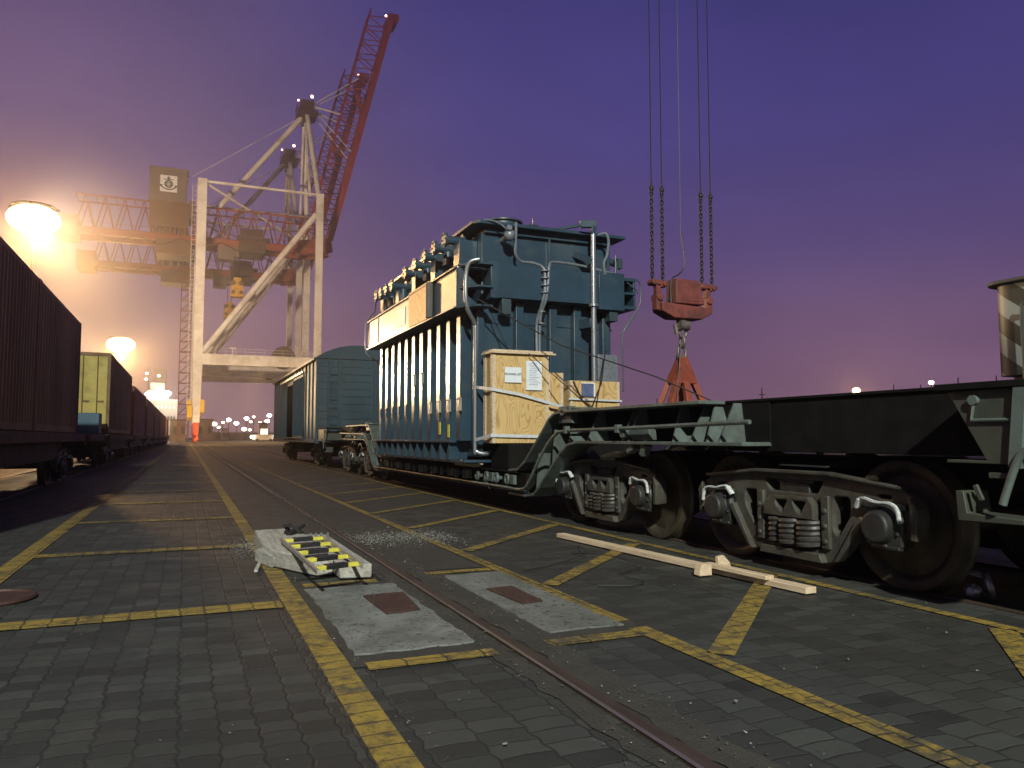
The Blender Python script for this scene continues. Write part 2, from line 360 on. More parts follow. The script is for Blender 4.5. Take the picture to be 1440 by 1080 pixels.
def ground_material(name, kind):
    """kind: paver (interlocking blocks), line (yellow paint over the same blocks), concrete, asphalt"""
    m = bpy.data.materials.new(name); m.use_nodes = True; t = m.node_tree; N = t.nodes; L = t.links.new; b = N['Principled BSDF']
    def math_(op, a, bb=None, cc=None):
        n = N.new('ShaderNodeMath'); n.operation = op
        for i, x in enumerate((a, bb, cc)):
            if x is None: continue
            if isinstance(x, (int, float)): n.inputs[i].default_value = x
            else: L(x, n.inputs[i])
        return n.outputs[0]
    geo = N.new('ShaderNodeNewGeometry'); sp = N.new('ShaderNodeSeparateXYZ'); L(geo.outputs['Position'], sp.inputs[0])
    def noise(sc, det=6, rough=0.6, vec=None, dist=0.0):
        n = N.new('ShaderNodeTexNoise'); n.inputs['Scale'].default_value = sc; n.inputs['Detail'].default_value = det; n.inputs['Roughness'].default_value = rough; n.inputs['Distortion'].default_value = dist
        L(vec or geo.outputs['Position'], n.inputs['Vector']); return n.outputs['Fac']
    def mrange(v, a, bb, c=0.0, d=1.0):
        n = N.new('ShaderNodeMapRange'); L(v, n.inputs[0])
        for i, x in zip((1, 2, 3, 4), (a, bb, c, d)): n.inputs[i].default_value = x
        return n.outputs[0]
    def mixc(f, a, bb):
        n = N.new('ShaderNodeMix'); n.data_type = 'RGBA'
        if isinstance(f, (int, float)): n.inputs['Factor'].default_value = f
        else: L(f, n.inputs['Factor'])
        for k, x in (('A', a), ('B', bb)):
            if isinstance(x, tuple): n.inputs[k].default_value = (*x, 1)
            else: L(x, n.inputs[k])
        return n.outputs['Result']
    big = noise(0.55, 5, 0.6); mid = noise(3.0, 8, 0.7); fine = noise(60, 4, 0.7); grit = noise(180, 2, 0.6)
    X, Y = sp.outputs['X'], sp.outputs['Y']
    if kind in ('paver', 'line'):
        lane = math_('GREATER_THAN', X, 0.615); W_ = math_('MULTIPLY_ADD', lane, 0.062, 0.145); H_ = 0.125
        wob = math_('MULTIPLY', math_('SUBTRACT', noise(1.7, 2), 0.5), 0.05)
        xs = math_('ADD', X, wob); ys = math_('ADD', Y, wob)
        tri = lambda v, p, a: math_('MULTIPLY', math_('SUBTRACT', math_('ABSOLUTE', math_('SUBTRACT', math_('FRACT', math_('DIVIDE', v, p)), 0.5)), 0.25), a)
        u = math_('DIVIDE', math_('ADD', xs, tri(ys, 0.125, 0.026)), W_)
        iu = math_('FLOOR', u); fu = math_('FRACT', u)
        v = math_('ADD', math_('DIVIDE', math_('ADD', ys, tri(xs, W_, 0.022)), H_), math_('MULTIPLY', iu, 0.5))
        iv = math_('FLOOR', v); fv = math_('FRACT', v)
        du = math_('MULTIPLY', math_('MINIMUM', fu, math_('SUBTRACT', 1.0, fu)), W_)
        dv = math_('MULTIPLY', math_('MINIMUM', fv, math_('SUBTRACT', 1.0, fv)), H_)
        dd = math_('MINIMUM', du, dv)
        dd = math_('ADD', dd, math_('MULTIPLY', math_('SUBTRACT', fine, 0.5), 0.006))
        joint = mrange(dd, 0.003, 0.0080, 1.0, 0.0)
        wn_ = N.new('ShaderNodeTexWhiteNoise'); wn_.noise_dimensions = '2D'; cx = N.new('ShaderNodeCombineXYZ'); L(iu, cx.inputs[0]); L(iv, cx.inputs[1]); L(cx.outputs[0], wn_.inputs['Vector'])
        rnd = wn_.outputs['Value']
        base = mixc(rnd, (0.017, 0.019, 0.017), (0.052, 0.056, 0.050))
        base = mixc(mrange(mid, 0.45, 0.7, 0, 0.7), base, (0.017, 0.019, 0.017))
        base = mixc(mrange(big, 0.42, 0.66, 0, 0.75), base, (0.024, 0.022, 0.018))
        base = mixc(mrange(noise(0.9, 9, 0.75, None, 1.5), 0.56, 0.66, 0, 0.7), base, (0.012, 0.012, 0.011))
        base = mixc(mrange(noise(5.5, 6, 0.8), 0.63, 0.72, 0, 0.5), base, (0.085, 0.086, 0.075))
        base = mixc(mrange(grit, 0.62, 0.75, 0, 0.5), base, (0.09, 0.09, 0.082))
        if kind == 'line':
            yel = mixc(mrange(mid, 0.4, 0.65), (0.31, 0.215, 0.033), (0.19, 0.13, 0.026))
            wear = math_('MAXIMUM', mrange(math_('ADD', noise(9, 10, 0.8), math_('MULTIPLY', math_('SUBTRACT', noise(0.8, 3), 0.5), 0.5)), 0.46, 0.60), mrange(fine, 0.54, 0.64, 0, 0.85))
            base = mixc(math_('MULTIPLY', wear, 0.85), yel, base)
        jf = math_('MULTIPLY', joint, mrange(noise(0.9, 6, 0.7), 0.36, 0.58, 0.30, 1.0))
        col = mixc(jf, base, (0.013, 0.013, 0.012))
        hgt = math_('ADD', math_('MULTIPLY', mrange(dd, 0.0, 0.010), 1.0), math_('ADD', math_('MULTIPLY', fine, 0.25), math_('MULTIPLY', rnd, 0.25)))
        rough = mrange(mid, 0.3, 0.7, 0.55, 0.85)
        bstr, bdist = 0.75, 0.005
    elif kind == 'concrete':
        pits = math_('MAXIMUM', mrange(noise(28, 3, 0.5), 0.32, 0.40, 1, 0), math_('MULTIPLY', mrange(noise(70, 2, 0.5), 0.34, 0.42, 1, 0), mrange(noise(2.0, 3), 0.45, 0.6)))
        edge = noise(5, 8, 0.7)
        col = mixc(mrange(mid, 0.35, 0.65), (0.20, 0.21, 0.195), (0.09, 0.097, 0.088))
        col = mixc(mrange(big, 0.45, 0.7, 0, 0.6), col, (0.075, 0.076, 0.068))
        col = mixc(math_('MULTIPLY', pits, 0.8), col, (0.04, 0.04, 0.036))
        hgt = math_('ADD', math_('MULTIPLY', fine, 0.6), math_('SUBTRACT', math_('MULTIPLY', edge, 0.6), pits)); rough = 0.85; bstr, bdist = 0.7, 0.01
    elif kind == 'dirt':
        col = mixc(mrange(mid, 0.35, 0.65), (0.022, 0.021, 0.018), (0.042, 0.038, 0.031))
        col = mixc(mrange(grit, 0.6, 0.75, 0, 0.6), col, (0.18, 0.17, 0.15))
        hgt = math_('ADD', fine, mid); rough = 0.9; bstr, bdist = 0.8, 0.015
    else:
        col = mixc(mrange(mid, 0.35, 0.7), (0.030, 0.031, 0.027), (0.022, 0.023, 0.020))
        col = mixc(mrange(big, 0.45, 0.65, 0, 0.8), col, (0.042, 0.039, 0.032))
        col = mixc(mrange(grit, 0.62, 0.76, 0, 0.5), col, (0.16, 0.15, 0.135))
        hgt = math_('ADD', fine, math_('MULTIPLY', mid, 1.5)); rough = mrange(mid, 0.3, 0.7, 0.6, 0.8); bstr, bdist = 0.5, 0.006
    L(col, b.inputs['Base Color'])
    if isinstance(rough, float): b.inputs['Roughness'].default_value = rough
    else: L(rough, b.inputs['Roughness'])
    bp = N.new('ShaderNodeBump'); bp.inputs['Strength'].default_value = bstr; bp.inputs['Distance'].default_value = bdist
    L(hgt, bp.inputs['Height']); L(bp.outputs[0], b.inputs['Normal'])
    M[name] = m
for k_ in ('paver', 'line', 'concrete', 'asphalt', 'dirt'): ground_material(k_, k_)

# ================================================================ SETTING
def sheet(name, quads, z, material):
    b = MB()
    for q in quads: b.add([(x, y, z) for x, y in q], [tuple(range(len(q)))])
    o = b.build(name, M[material], smooth=False); tag(o, kind='structure'); return o
RX = 1.65
sheet('ground', [[(-900, -300), (900, -300), (900, 1400), (-900, 1400)]], 0.0, 'paver')
def ragged(x0, y0, x1, y1, amp, step):
    p = []
    def seg(a, b):
        n = max(2, int((Vector(b)-Vector(a)).length/step))
        for i in range(n):
            t = i/n; p.append((a[0]+(b[0]-a[0])*t + random.uniform(-amp, amp), a[1]+(b[1]-a[1])*t + random.uniform(-amp, amp)))
    seg((x0, y0), (x1, y0)); seg((x1, y0), (x1, y1)); seg((x1, y1), (x0, y1)); seg((x0, y1), (x0, y0)); return p
sheet('crane_lane_asphalt', [[(0.80, 6.3), (2.38, 6.3), (2.38, 170), (0.80, 170)]], 0.004, 'asphalt')
sheet('side_lane_asphalt', [[(2.56, 11.3), (4.38, 12.9), (4.38, 170), (2.56, 170)]], 0.004, 'asphalt')
sheet('rail_dirt', [ragged(RX-0.17, -2, RX-0.06, 170, 0.025, 0.12), ragged(RX+0.055, -2, RX+0.24, 170, 0.03, 0.12)], 0.0055, 'dirt')
sheet('slab_dirt', [ragged(0.76, 3.82, 1.53, 5.95, 0.03, 0.1), ragged(1.86, 3.88, 2.5, 6.06, 0.03, 0.1)], 0.0065, 'dirt')
for (x0, y0, x1, y1) in ((0.83, 4.0, 1.48, 5.84), (1.93, 4.03, 2.42, 5.98)):
    b = MB(); p = ragged(x0, y0, x1, y1, 0.012, 0.08); b.pz(p, 0.002, 0.015)
    tag(b.build('concrete_slab', M['concrete'], bevel=0.004), kind='structure')
# painted lines
LQ = []
def hline(y, x0, x1, w=0.24): LQ.append([(x0, y-w/2), (x1, y-w/2), (x1, y+w/2), (x0, y+w/2)])
def vline(x, y0, y1, w=0.135): LQ.append([(x-w/2, y0), (x+w/2, y0), (x+w/2, y1), (x-w/2, y1)])
def dline(x0, y0, x1, y1, w=0.13):
    d = Vector((x1-x0, y1-y0)).normalized(); n = Vector((-d.y, d.x))*w/2
    a = Vector((x0, y0)); c = Vector((x1, y1)); LQ.append([tuple(a-n), tuple(c-n), tuple(c+n), tuple(a+n)])
vline(-1.36, -3, 165, 0.17); vline(0.70, -3, 165, 0.14)
vline(2.47, -3, 3.95, 0.13); vline(2.47, 4.12, 165, 0.11); vline(4.47, -2, 165, 0.10)
y = 5.42
while y < 100: hline(y, -1.27, 0.62, 0.22 if y < 20 else 0.3); y += 3.04
hline(2.38, -1.27, 0.62)
hline(3.80, 0.84, 1.52, 0.13); hline(6.02, 0.84, 1.40, 0.13); hline(3.84, 1.84, 2.40, 0.13); hline(6.16, 1.84, 2.40, 0.12)
for y in (1.35, 3.30, 5.33, 7.23, 9.28, 11.3, 13.3, 15.3, 17.3, 19.3, 22, 25, 28): dline(2.56, y, 4.41, y+1.74, 0.14)
LQ2 = [[(x, y) for x, y in q] for q in LQ]
sheet('lane_markings', LQ2, 0.0075, 'line')
# crane rail and train rails
def rail(x, w=0.075, y0=-6, y1=175, h=0.016, m='rail_steel', dx=0.0):
    b = MB(); b.box(x-w/2, y0, -0.03, x+w/2, y1, h); o = b.build('rail', M[m], bevel=0.005); tag(o, kind='structure'); return o
rail(RX, 0.085); 
b = MB(); b.box(RX-0.046, -6, 0.0165, RX-0.026, 175, 0.019); tag(b.build('rail_edge', M['rail_shine']), kind='structure')
TC = 5.72; LC = -3.82
for c in (TC, LC):
    for s in (-1, 1): rail(c+s*0.795, 0.07, h=0.02)

# ================================================================ FLOODLIGHT MASTS (seen lit)
def mast(loc, h, label, power, heads=6, hr=1.6, group='high floodlight masts', emat='lamp_sodium', color=SOD, hs=0.55):
    t = thing('floodlight_mast', loc, label, 'light mast', group); x, y, z = loc
    b = MB(); b.tube([(x, y, z), (x, y, z+h)], 0.22, 12, 0.07); b.cyl((x, y, z), (x, y, z+0.3), 0.6, 16)
    b.build('pole', M['crane_dark'], t)
    b = MB(); b.torus((x, y, z+h), (0, 0, 1), hr*0.8, 0.08, 24, 6); b.bar((x-hr*.8, y, z+h), (x+hr*.8, y, z+h), .1, .1); b.bar((x, y-hr*.8, z+h), (x, y+hr*.8, z+h), .1, .1)
    b.build('head_ring', M['galv'], t)
    g = MB(); g.blob((x, y, z+h-hr*.5), hr, 36, 22, (1, 1, .60)); g.build('lens', M[emat], t)  # single glowing dome, swollen to the spread of the lamps' glare
    g = MB(); g.lathe((x, y, z+h), (0, 0, 1), [(0, hr*.8), (.15, hr*.78), (.35, hr*.3), (.4, .02)], 24); g.build('lamp_hood', M['crane_dark'], t)
    for k in range(heads):
        a = 2*math.pi*k/heads; g = MB(); g.bar((x+hr*.55*math.cos(a), y+hr*.55*math.sin(a), z+h+.02), (x+hr*.92*math.cos(a), y+hr*.92*math.sin(a), z+h-.1), .2, .16); g.build('bracket', M['crane_dark'], t)
    if power:
        l = lamp('floodlight_light', (x, y, z+h-hr*1.25), power, color, 1.2); l.parent = t; l.location = Vector((x, y, z+h-hr*1.25)) - Vector(loc)
    return t
mast((-15.6, 94, 0), 25.6, 'blazing floodlight mast beside the long container train, higher of the two lit masts at left', 52000, hr=2.55, heads=8)
mast((-17.0, 232, 0), 28.0, 'blazing floodlight mast farther off above the yellow container, left of the gantry cranes', 80000, hr=3.6, heads=8)

# ================================================================ BOGIES
def side_frame(parent, sx):
    """cast side frame; local y along the track"""
    half = [(0, 0.845), (0.42, 0.835), (0.75, 0.80), (1.06, 0.765), (1.17, 0.70), (1.215, 0.60), (1.205, 0.40), (1.09, 0.40), (1.075, 0.60), (1.02, 0.645), (0.83, 0.645),
            (0.765, 0.60), (0.73, 0.50), (0.60, 0.30), (0.47, 0.165), (0.36, 0.125), (0, 0.125)]
    outline = half + [(-a, b) for a, b in reversed(half[1:-1])]
    outline = roundpoly(outline, 0.03, 2)
    holes = []
    for s in (1, -1):
        holes.append(roundpoly([(s*a, b) for a, b in ((0.43, 0.66), (0.60, 0.66), (0.60, 0.52), (0.47, 0.34), (0.42, 0.40))][::s], 0.04, 3))
        holes.append(roundpoly([(s*a, b) for a, b in ((0.86, 0.705), (0.98, 0.70), (0.98, 0.675), (0.88, 0.675))][::s], 0.012, 2))
    holes.append(roundpoly([(-0.34, 0.77), (0.34, 0.77), (0.27, 0.665), (-0.27, 0.665)], 0.02, 2))
    holes.append(roundpoly([(-0.30, 0.60), (0.30, 0.60), (0.33, 0.50), (0.31, 0.23), (-0.31, 0.23), (-0.33, 0.50)], 0.03, 2))
    mtx = Matrix(((0, 0, 1, sx), (1, 0, 0, 0), (0, 1, 0, 0), (0, 0, 0, 1)))
    fr = plate('side_frame', outline, holes, 0.10, M['cast_iron'], parent, mtx, 0.012)
    o = -1 if sx < 0 else 1
    b = MB()      # ribs, top flange and column guides stand proud of the plate
    xo = sx + o*0.05
    b.prism([(-1.10, 0.775), (-0.75, 0.812), (-0.42, 0.848), (0.42, 0.848), (0.75, 0.812), (1.10, 0.775), (1.10, 0.75), (0.75, 0.785), (0.42, 0.818), (-0.42, 0.818), (-0.75, 0.785), (-1.10, 0.75)], lambda a, c: (xo-o*.02, a, c), lambda a, c: (xo+o*0.055, a, c))
    for s in (1, -1):
        b.prism([(s*0.33, 0.66), (s*0.41, 0.66), (s*0.41, 0.24), (s*0.33, 0.24)], lambda a, c: (xo-o*.02, a, c), lambda a, c: (xo+o*0.03, a, c))
        b.prism([(s*0.46, 0.145), (s*0.52, 0.17), (s*0.77, 0.50), (s*0.72, 0.53)], lambda a, c: (xo-o*.02, a, c), lambda a, c: (xo+o*0.05, a, c))
        b.prism([(s*1.165, 0.70), (s*1.225, 0.62), (s*1.21, 0.40), (s*1.165, 0.40)], lambda a, c: (xo-o*.02, a, c), lambda a, c: (xo+o*0.05, a, c))
        for bz in (0.30, 0.42, 0.54): b.cyl((xo, s*0.375, bz), (xo+o*0.045, s*0.375, bz), 0.022, 8)
    b.prism([(-0.36, 0.13), (0.36, 0.13), (0.33, 0.20), (-0.33, 0.20)], lambda a, c: (xo-o*.02, a, c), lambda a, c: (xo+o*0.06, a, c))
    b.build('frame_ribs', M['cast_iron'], parent, bevel=0.008)
    return fr
WHEEL = [(-0.005, 0.10), (0.02, 0.11), (0.035, 0.17), (0.05, 0.36), (0.005, 0.40), (-0.005, 0.425), (0.0, 0.470), (0.012, 0.476), (0.09, 0.482), (0.102, 0.490), (0.112, 0.502), (0.125, 0.505), (0.134, 0.492), (0.134, 0.43), (0.11, 0.40), (0.085, 0.36), (0.07, 0.17), (0.11, 0.12), (0.13, 0.11)]
def make_bogie(parent=None, texts='OO'):
    bo = MB(); bo.box(-1.02, -0.17, 0.42, 1.02, 0.17, 0.74); bo.cyl((0, 0, 0.74), (0, 0, 0.86), 0.30, 24)
    bo.bar((-0.9, -0.62, 0.5), (0.9, -0.62, 0.5), 0.08, 0.14); bo.bar((-0.9, 0.62, 0.5), (0.9, 0.62, 0.5), 0.08, 0.14)
    for s in (-1, 1):
        bo.box(s*0.9-.12, -0.2, 0.74, s*0.9+.12, 0.2, 0.80)
    bogie = bo.build('bogie', M['cast_dark'], parent, bevel=0.01)
    for s in (-1, 1):
        side_frame(bogie, s*0.985)
        sp = MB()
        for cy in (-0.185, 0.015, 0.19):
            for cx, rr in ((s*1.02, 0.105 if cy < 0.1 else 0.07), (s*0.86, 0.08)):
                pts = []
                for i in range(5*14+1):
                    t = i/14*2*math.pi; pts.append((cx+rr*math.cos(t), cy+rr*math.sin(t), 0.235+0.043*i/14))
                sp.tube(pts, 0.022, 6)
        sp.build('spring', M['spring_steel'], bogie)
        # bolster end over the springs, with two triangular windows
        mtx = Matrix(((0, 0, 1, s*1.035), (1, 0, 0, 0), (0, 1, 0, 0), (0, 0, 0, 1)))
        plate('bolster_end', [(-0.28, 0.46), (0.29, 0.46), (0.29, 0.56), (0.2, 0.635), (-0.22, 0.635), (-0.28, 0.58)],
              [roundpoly([(-0.21, 0.60), (-0.05, 0.60), (-0.09, 0.52), (-0.14, 0.49)], 0.02, 2), roundpoly([(0.0, 0.60), (0.15, 0.60), (0.13, 0.54), (0.07, 0.49)], 0.02, 2)], 0.13, M['cast_iron'], bogie, mtx, 0.01)
    for y in (-0.925, 0.925):
        w = MB(); w.cyl((-0.93, y, 0.478), (0.93, y, 0.478), 0.08, 16)
        for s in (-1, 1): w.lathe((s*0.865, y, 0.478), (-s, 0, 0), WHEEL, 48)
        w.build('wheelset', M['tread'], bogie)
        for s in (-1, 1):
            a = MB(); a.box(s*0.93, y-0.15, 0.34, s*1.07, y+0.15, 0.60); a.lathe((s*1.0, y, 0.478), (s, 0, 0), [(-0.06, 0.17), (0.055, 0.17), (0.075, 0.155), (0.08, 0.12), (0.155, 0.115), (0.17, 0.10), (0.172, 0.0)], 28)
            a.box(s*0.95, y-0.19, 0.60, s*1.06, y+0.19, 0.648)
            a.box(s*0.97, y-0.14, 0.315, s*1.08, y+0.10, 0.345)
            for k in range(6):
                ph = k*math.pi/3+.3; a.cyl((s*1.07, y+0.14*math.cos(ph), 0.478+0.14*math.sin(ph)), (s*1.095, y+0.14*math.cos(ph), 0.478+0.14*math.sin(ph)), 0.018, 6)
            a.build('axle_box', M['cast_dark'], bogie, bevel=0.008)
            sg = 1 if y > 0 else -1
            pts = [(s*1.085, y-sg*0.21, 0.60), (s*1.105, y-sg*0.15, 0.675), (s*1.115, y-sg*0.02, 0.655), (s*1.115, y+sg*0.10, 0.655), (s*1.115, y+sg*0.165, 0.615), (s*1.115, y+sg*0.185, 0.52)]
            k = MB(); P_ = arc(pts, 5)
            for i in range(len(P_)-1): k.bar(P_[i], P_[i+1], 0.014, 0.026, up=(1, 0, 0))
            k.bar(P_[0], P_[4], 0.02, 0.045, up=(1, 0, 0))
            k.build('seal_strip', M['white_paint'], bogie)
    return bogie
BOG = make_bogie()
def put_bogie(parent, x, y, rot=False, used=[0]):
    if used[0] == 0: o = BOG; used[0] = 1
    else: o = copy_tree(BOG)
    o.parent = parent; p = off(parent); o.location = Vector((x, y, 0)) - p
    o.rotation_euler = (0, 0, math.pi if rot else 0)
    return o

# ================================================================ DEPRESSED-CENTRE WAGON
wg = thing('transporter_wagon', (TC, 14.64, 0), 'heavy eight-axle depressed-centre railway wagon carrying the blue transformer, low deck slung between dark bogies', 'railway wagon')
YC = 14.64
for y in (5.045, 8.235): put_bogie(wg, TC, y)
for y in (2*YC-5.045, 2*YC-8.235): put_bogie(wg, TC, y)
def mir(y, e): return y if e == 0 else 2*YC - y
top = [(5.95, 1.45), (8.85, 1.45), (9.05, 1.43), (9.22, 1.36), (9.42, 1.20), (10.0, 0.78), (10.25, 0.66), (10.6, 0.63)]
bot = [(10.6, 0.30), (9.95, 0.30), (9.70, 0.34), (9.50, 0.46), (8.92, 0.90), (8.70, 1.02), (8.45, 1.06), (5.35, 1.06), (5.35, 1.45)]
for e in (0, 1):
    for s in (-1, 1):
        web = MB(); fl = MB()
        xw = TC + s*0.97
        poly = [(mir(a, e), b) for a, b in top + bot]
        web.px(poly, xw-0.02, xw+0.02)
        for line in (top, bot[:-1]):
            for i in range(len(line)-1):
                a, c = line[i], line[i+1]
                xa = TC+s*1.12
                fl.bar((xa, mir(a[0], e), a[1]), (xa, mir(c[0], e), c[1]), 0.36, 0.035, up=(0, 0, 1) if abs(c[1]-a[1]) < abs(c[0]-a[0])*3 else (0, 1, 0))
        # gussets: tapered webs between the flanges
        for gy, lean in ((8.9, -0.18), (8.25, 0.0), (7.45, 0.0), (7.32, 0.0), (6.55, -0.06), (6.15, 0.05), (6.0, -0.05), (5.72, 0.05)):
            y0 = mir(gy, e); y1 = mir(gy - 0.10 + lean, e)
            x0, x1 = xw, TC+s*1.29
            gu = MB(); gu.add([(x0, y0, 1.435), (x0, y0+.02, 1.435), (x1-s*0.22, y0, 1.435), (x0, y1, 1.075), (x0, y1+.02, 1.075), (x1, y1, 1.075), (x1, y1+.02, 1.075), (x1-s*0.22, y0+.02, 1.435)],
                   [(0, 2, 5, 3), (1, 4, 6, 7), (0, 1, 7, 2), (3, 5, 6, 4), (2, 7, 6, 5), (0, 3, 4, 1)]); gu.build('gusset', M['wagon_green'], wg)
        for gy, z0, z1 in ((9.25, 0.72, 1.22), (9.75, 0.40, 0.90)):
            gu = MB(); gu.bar((TC+s*1.10, mir(gy, e), z0), (TC+s*1.10, mir(gy-0.08, e), z1), 0.26, 0.02, up=(0, 1, 0)); gu.build('gusset', M['wagon_green'], wg)
        fl.build('flange', M['wagon_green'], wg, bevel=0.006); web.build('gooseneck_web', M['wagon_shade_black'], wg, bevel=0.004)
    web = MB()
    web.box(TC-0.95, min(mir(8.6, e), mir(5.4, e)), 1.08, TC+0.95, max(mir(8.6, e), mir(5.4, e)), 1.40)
    web.build('cross_box', M['wagon_shade_black'], wg, bevel=0.004)
    # handrail pipe
    for s in (-1, 1):
        hp = MB(); xx = TC+s*1.34
        hp.tube(arc([(xx, mir(5.2, e), 1.25), (xx, mir(7.4, e), 1.215), (xx, mir(8.6, e), 1.20), (xx, mir(8.95, e), 1.14), (xx, mir(9.35, e), 0.88), (xx, mir(9.8, e), 0.47), (xx, mir(10.05, e), 0.385), (xx, mir(10.6, e), 0.385)], 6), 0.021, 8)
        for gy in (7.35, 8.6): hp.box(xx-0.03, mir(gy, e)-0.03, 1.17, xx+0.03, mir(gy, e)+0.03, 1.26); hp.bar((xx, mir(gy, e), 1.2), (TC+s*1.0, mir(gy, e), 1.2), .03, .03)
        hp.build('pipe_rail', M['wagon_green'], wg)
        k = MB(); gy = mir(7.05, e)                                   # lever bracket on the neck
        k.px([(gy-0.22, 1.09), (gy+0.12, 1.09), (gy+0.22, 1.16), (gy+0.18, 1.21), (gy-0.05, 1.24), (gy-0.2, 1.2)], TC+s*1.18, TC+s*1.27)
        k.cyl((TC+s*1.2, gy+0.25, 1.16), (TC+s*1.33, gy+0.25, 1.16), 0.05, 12)
        k.bar((TC+s*1.22, gy-0.1, 1.04), (TC+s*1.22, gy-0.02, 0.93), .1, .06)
        k.bar((TC+s*1.22, gy+0.12, 1.02), (TC+s*1.22, gy+0.25, 0.96), .1, .05)
        k.build('lever_bracket', M['wagon_green'], wg, bevel=0.008)
        k = MB(); gy = mir(8.78, e)                                   # bollard on the neck
        k.box(TC+s*1.0, gy-0.28, 1.47, TC+s*1.22, gy+0.28, 1.50); k.cyl((TC+s*1.16, gy+.05, 1.45), (TC+s*1.30, gy+.05, 1.45), 0.06, 14)
        k.px([(gy-0.15, 1.30), (gy+0.25, 1.30), (gy+0.25, 1.52), (gy-0.05, 1.52)], TC+s*1.14, TC+s*1.24)
        k.build('lashing_bracket', M['wagon_green'], wg, bevel=0.01)
    # upper span box over the bogies, dark
    u = MB(); y0, y1 = sorted((mir(3.55, e), mir(5.95, e)))
    u.box(TC-0.98, y0, 0.995, TC+0.98, y1, 1.44); u.box(TC-1.0, y0, 1.44, TC+1.0, y1, 1.466)
    u.box(TC-0.5, y0, 0.74, TC+0.5, y1+(-.0 if e else 2.9) , 0.94) if not e else u.box(TC-0.5, y0-2.9, 0.74, TC+0.5, y1, 0.94)
    u.build('span_box', M['wagon_shade_black'], wg, bevel=0.006)
    # centre bearers over each bogie
    for by in (5.045, 8.235):
        u = MB(); yy = mir(by, e); u.py([(TC-0.95, 0.875), (TC+0.95, 0.875), (TC+0.7, 0.95), (TC-0.7, 0.95)], yy-0.28, yy+0.28)
        u.build('side_bearer', M['cast_dark'], wg, bevel=0.01)
    # end platform (sloping olive sheet, step, grab pipe)
    u = MB(); ya, yb = (1.55, 3.30)
    f = lambda p: [(mir(a, e), b) for a, b in p]
    u.px(f([(3.30, 1.40), (1.55, 1.40), (1.55, 0.98), (3.06, 0.98)]), TC-1.42, TC-1.39); u.px(f([(3.30, 1.40), (1.55, 1.40), (1.55, 0.98), (3.06, 0.98)]), TC+1.39, TC+1.42)
    u.box(TC-1.39, mir(1.6, e), 1.02, TC+1.39, mir(3.0, e), 1.30)
    u.build('end_panel', M['panel_green'], wg, bevel=0.004)
    u = MB(); yl, yh = sorted((mir(1.5, e), mir(3.36, e))); u.box(TC-1.46, yl, 1.402, TC+1.46, yh, 1.445); 
    u.build('end_deck', M['wagon_shade_black'], wg, bevel=0.006)
    for s in (-1, 1):
        xx = TC+s*1.43; u = MB()
        u.tube([(xx, mir(3.12, e), 1.34), (xx, mir(3.14, e), 1.22), (xx, mir(2.84, e), 1.22)], 0.012, 8); u.cyl((xx-s*.03, mir(3.12, e), 1.34), (xx+s*.02, mir(3.12, e), 1.34), 0.03, 10)
        u.bar((xx, mir(2.83, e), 1.42), (xx, mir(2.88, e), 0.95), 0.05, 0.07)
        u.build('grab_rail', M['wagon_green'], wg)
    for s in (-1, 1):
        xa, xb = TC+s*1.30, TC+s*1.42; u = MB()
        u.box(xa, mir(2.80, e), 0.965, xb, mir(3.32, e), 0.985)
        u.px(f([(3.26, 0.62), (2.86, 0.63), (2.86, 0.66), (3.20, 0.67), (3.22, 0.80), (3.27, 0.80)]), xa-s*.1, xb)
        u.bar((xb, mir(3.05, e), 0.90), (xb, mir(2.90, e), 0.90), 0.02, 0.035)
        u.bar((xb, mir(3.14, e), 0.84), (xb, mir(3.10, e), 0.75), 0.02, 0.03)
        u.build('step', M['panel_green'], wg, bevel=0.005)
    u = MB()
    u.tube(arc([(TC-1.46, mir(2.72, e), 1.06), (TC-1.46, mir(2.80, e), 1.05), (TC-1.46, mir(2.86, e), 0.98), (TC-1.46, mir(2.93, e), 0.80), (TC-1.46, mir(2.95, e), 0.74)], 5), 0.022, 10)
    u.build('brake_hose', M['wagon_green'], wg)
    u = MB(); u.cyl((TC, mir(1.55, e), 0.99), (TC, mir(1.0, e), 0.99), 0.14, 14); u.box(TC-.25, mir(0.75, e), .82, TC+.25, mir(1.05, e), 1.16); u.build('coupler', M['cast_dark'], wg, bevel=.03)
# low deck
u = MB(); u.box(TC-1.22, 10.1, 0.36, TC+1.22, 2*YC-10.1, 0.60); u.box(TC-1.30, 10.3, 0.60, TC+1.30, 2*YC-10.3, 0.632); u.build('low_deck', M['wagon_shade_black'], wg, bevel=0.006)
u = MB()
for s in (-1, 1):
    u.box(TC+s*1.22, 10.0, 0.335, TC+s*1.30, 2*YC-10.0, 0.362)
    u.tube([(TC+s*1.34, 10.5, 0.385), (TC+s*1.34, 2*YC-10.5, 0.385)], 0.020, 8)
u.build('sill_pipe', M['wagon_green'], wg)
yy = 10.55; i = 0
while yy < 18.9:
    i += 1
    u = MB(); x = TC-1.30
    u.torus((x-0.035, yy, 0.505), (1, 0, 0), 0.058, 0.028, 16, 8); u.bar((x+0.05, yy, 0.505), (x-0.05, yy, 0.505), 0.05, 0.05)
    if i % 2: u.box(x-0.06, yy-0.30, 0.44, x-0.01, yy-0.14, 0.575)
    if i % 3 == 0: u.bar((x-0.04, yy+0.10, 0.46), (x-0.02, yy-0.12, 0.33), 0.03, 0.03)
    u.build('lashing_ring', M['wagon_green'], wg, bevel=0.004)
    yy += 0.42 if i % 4 else 0.62
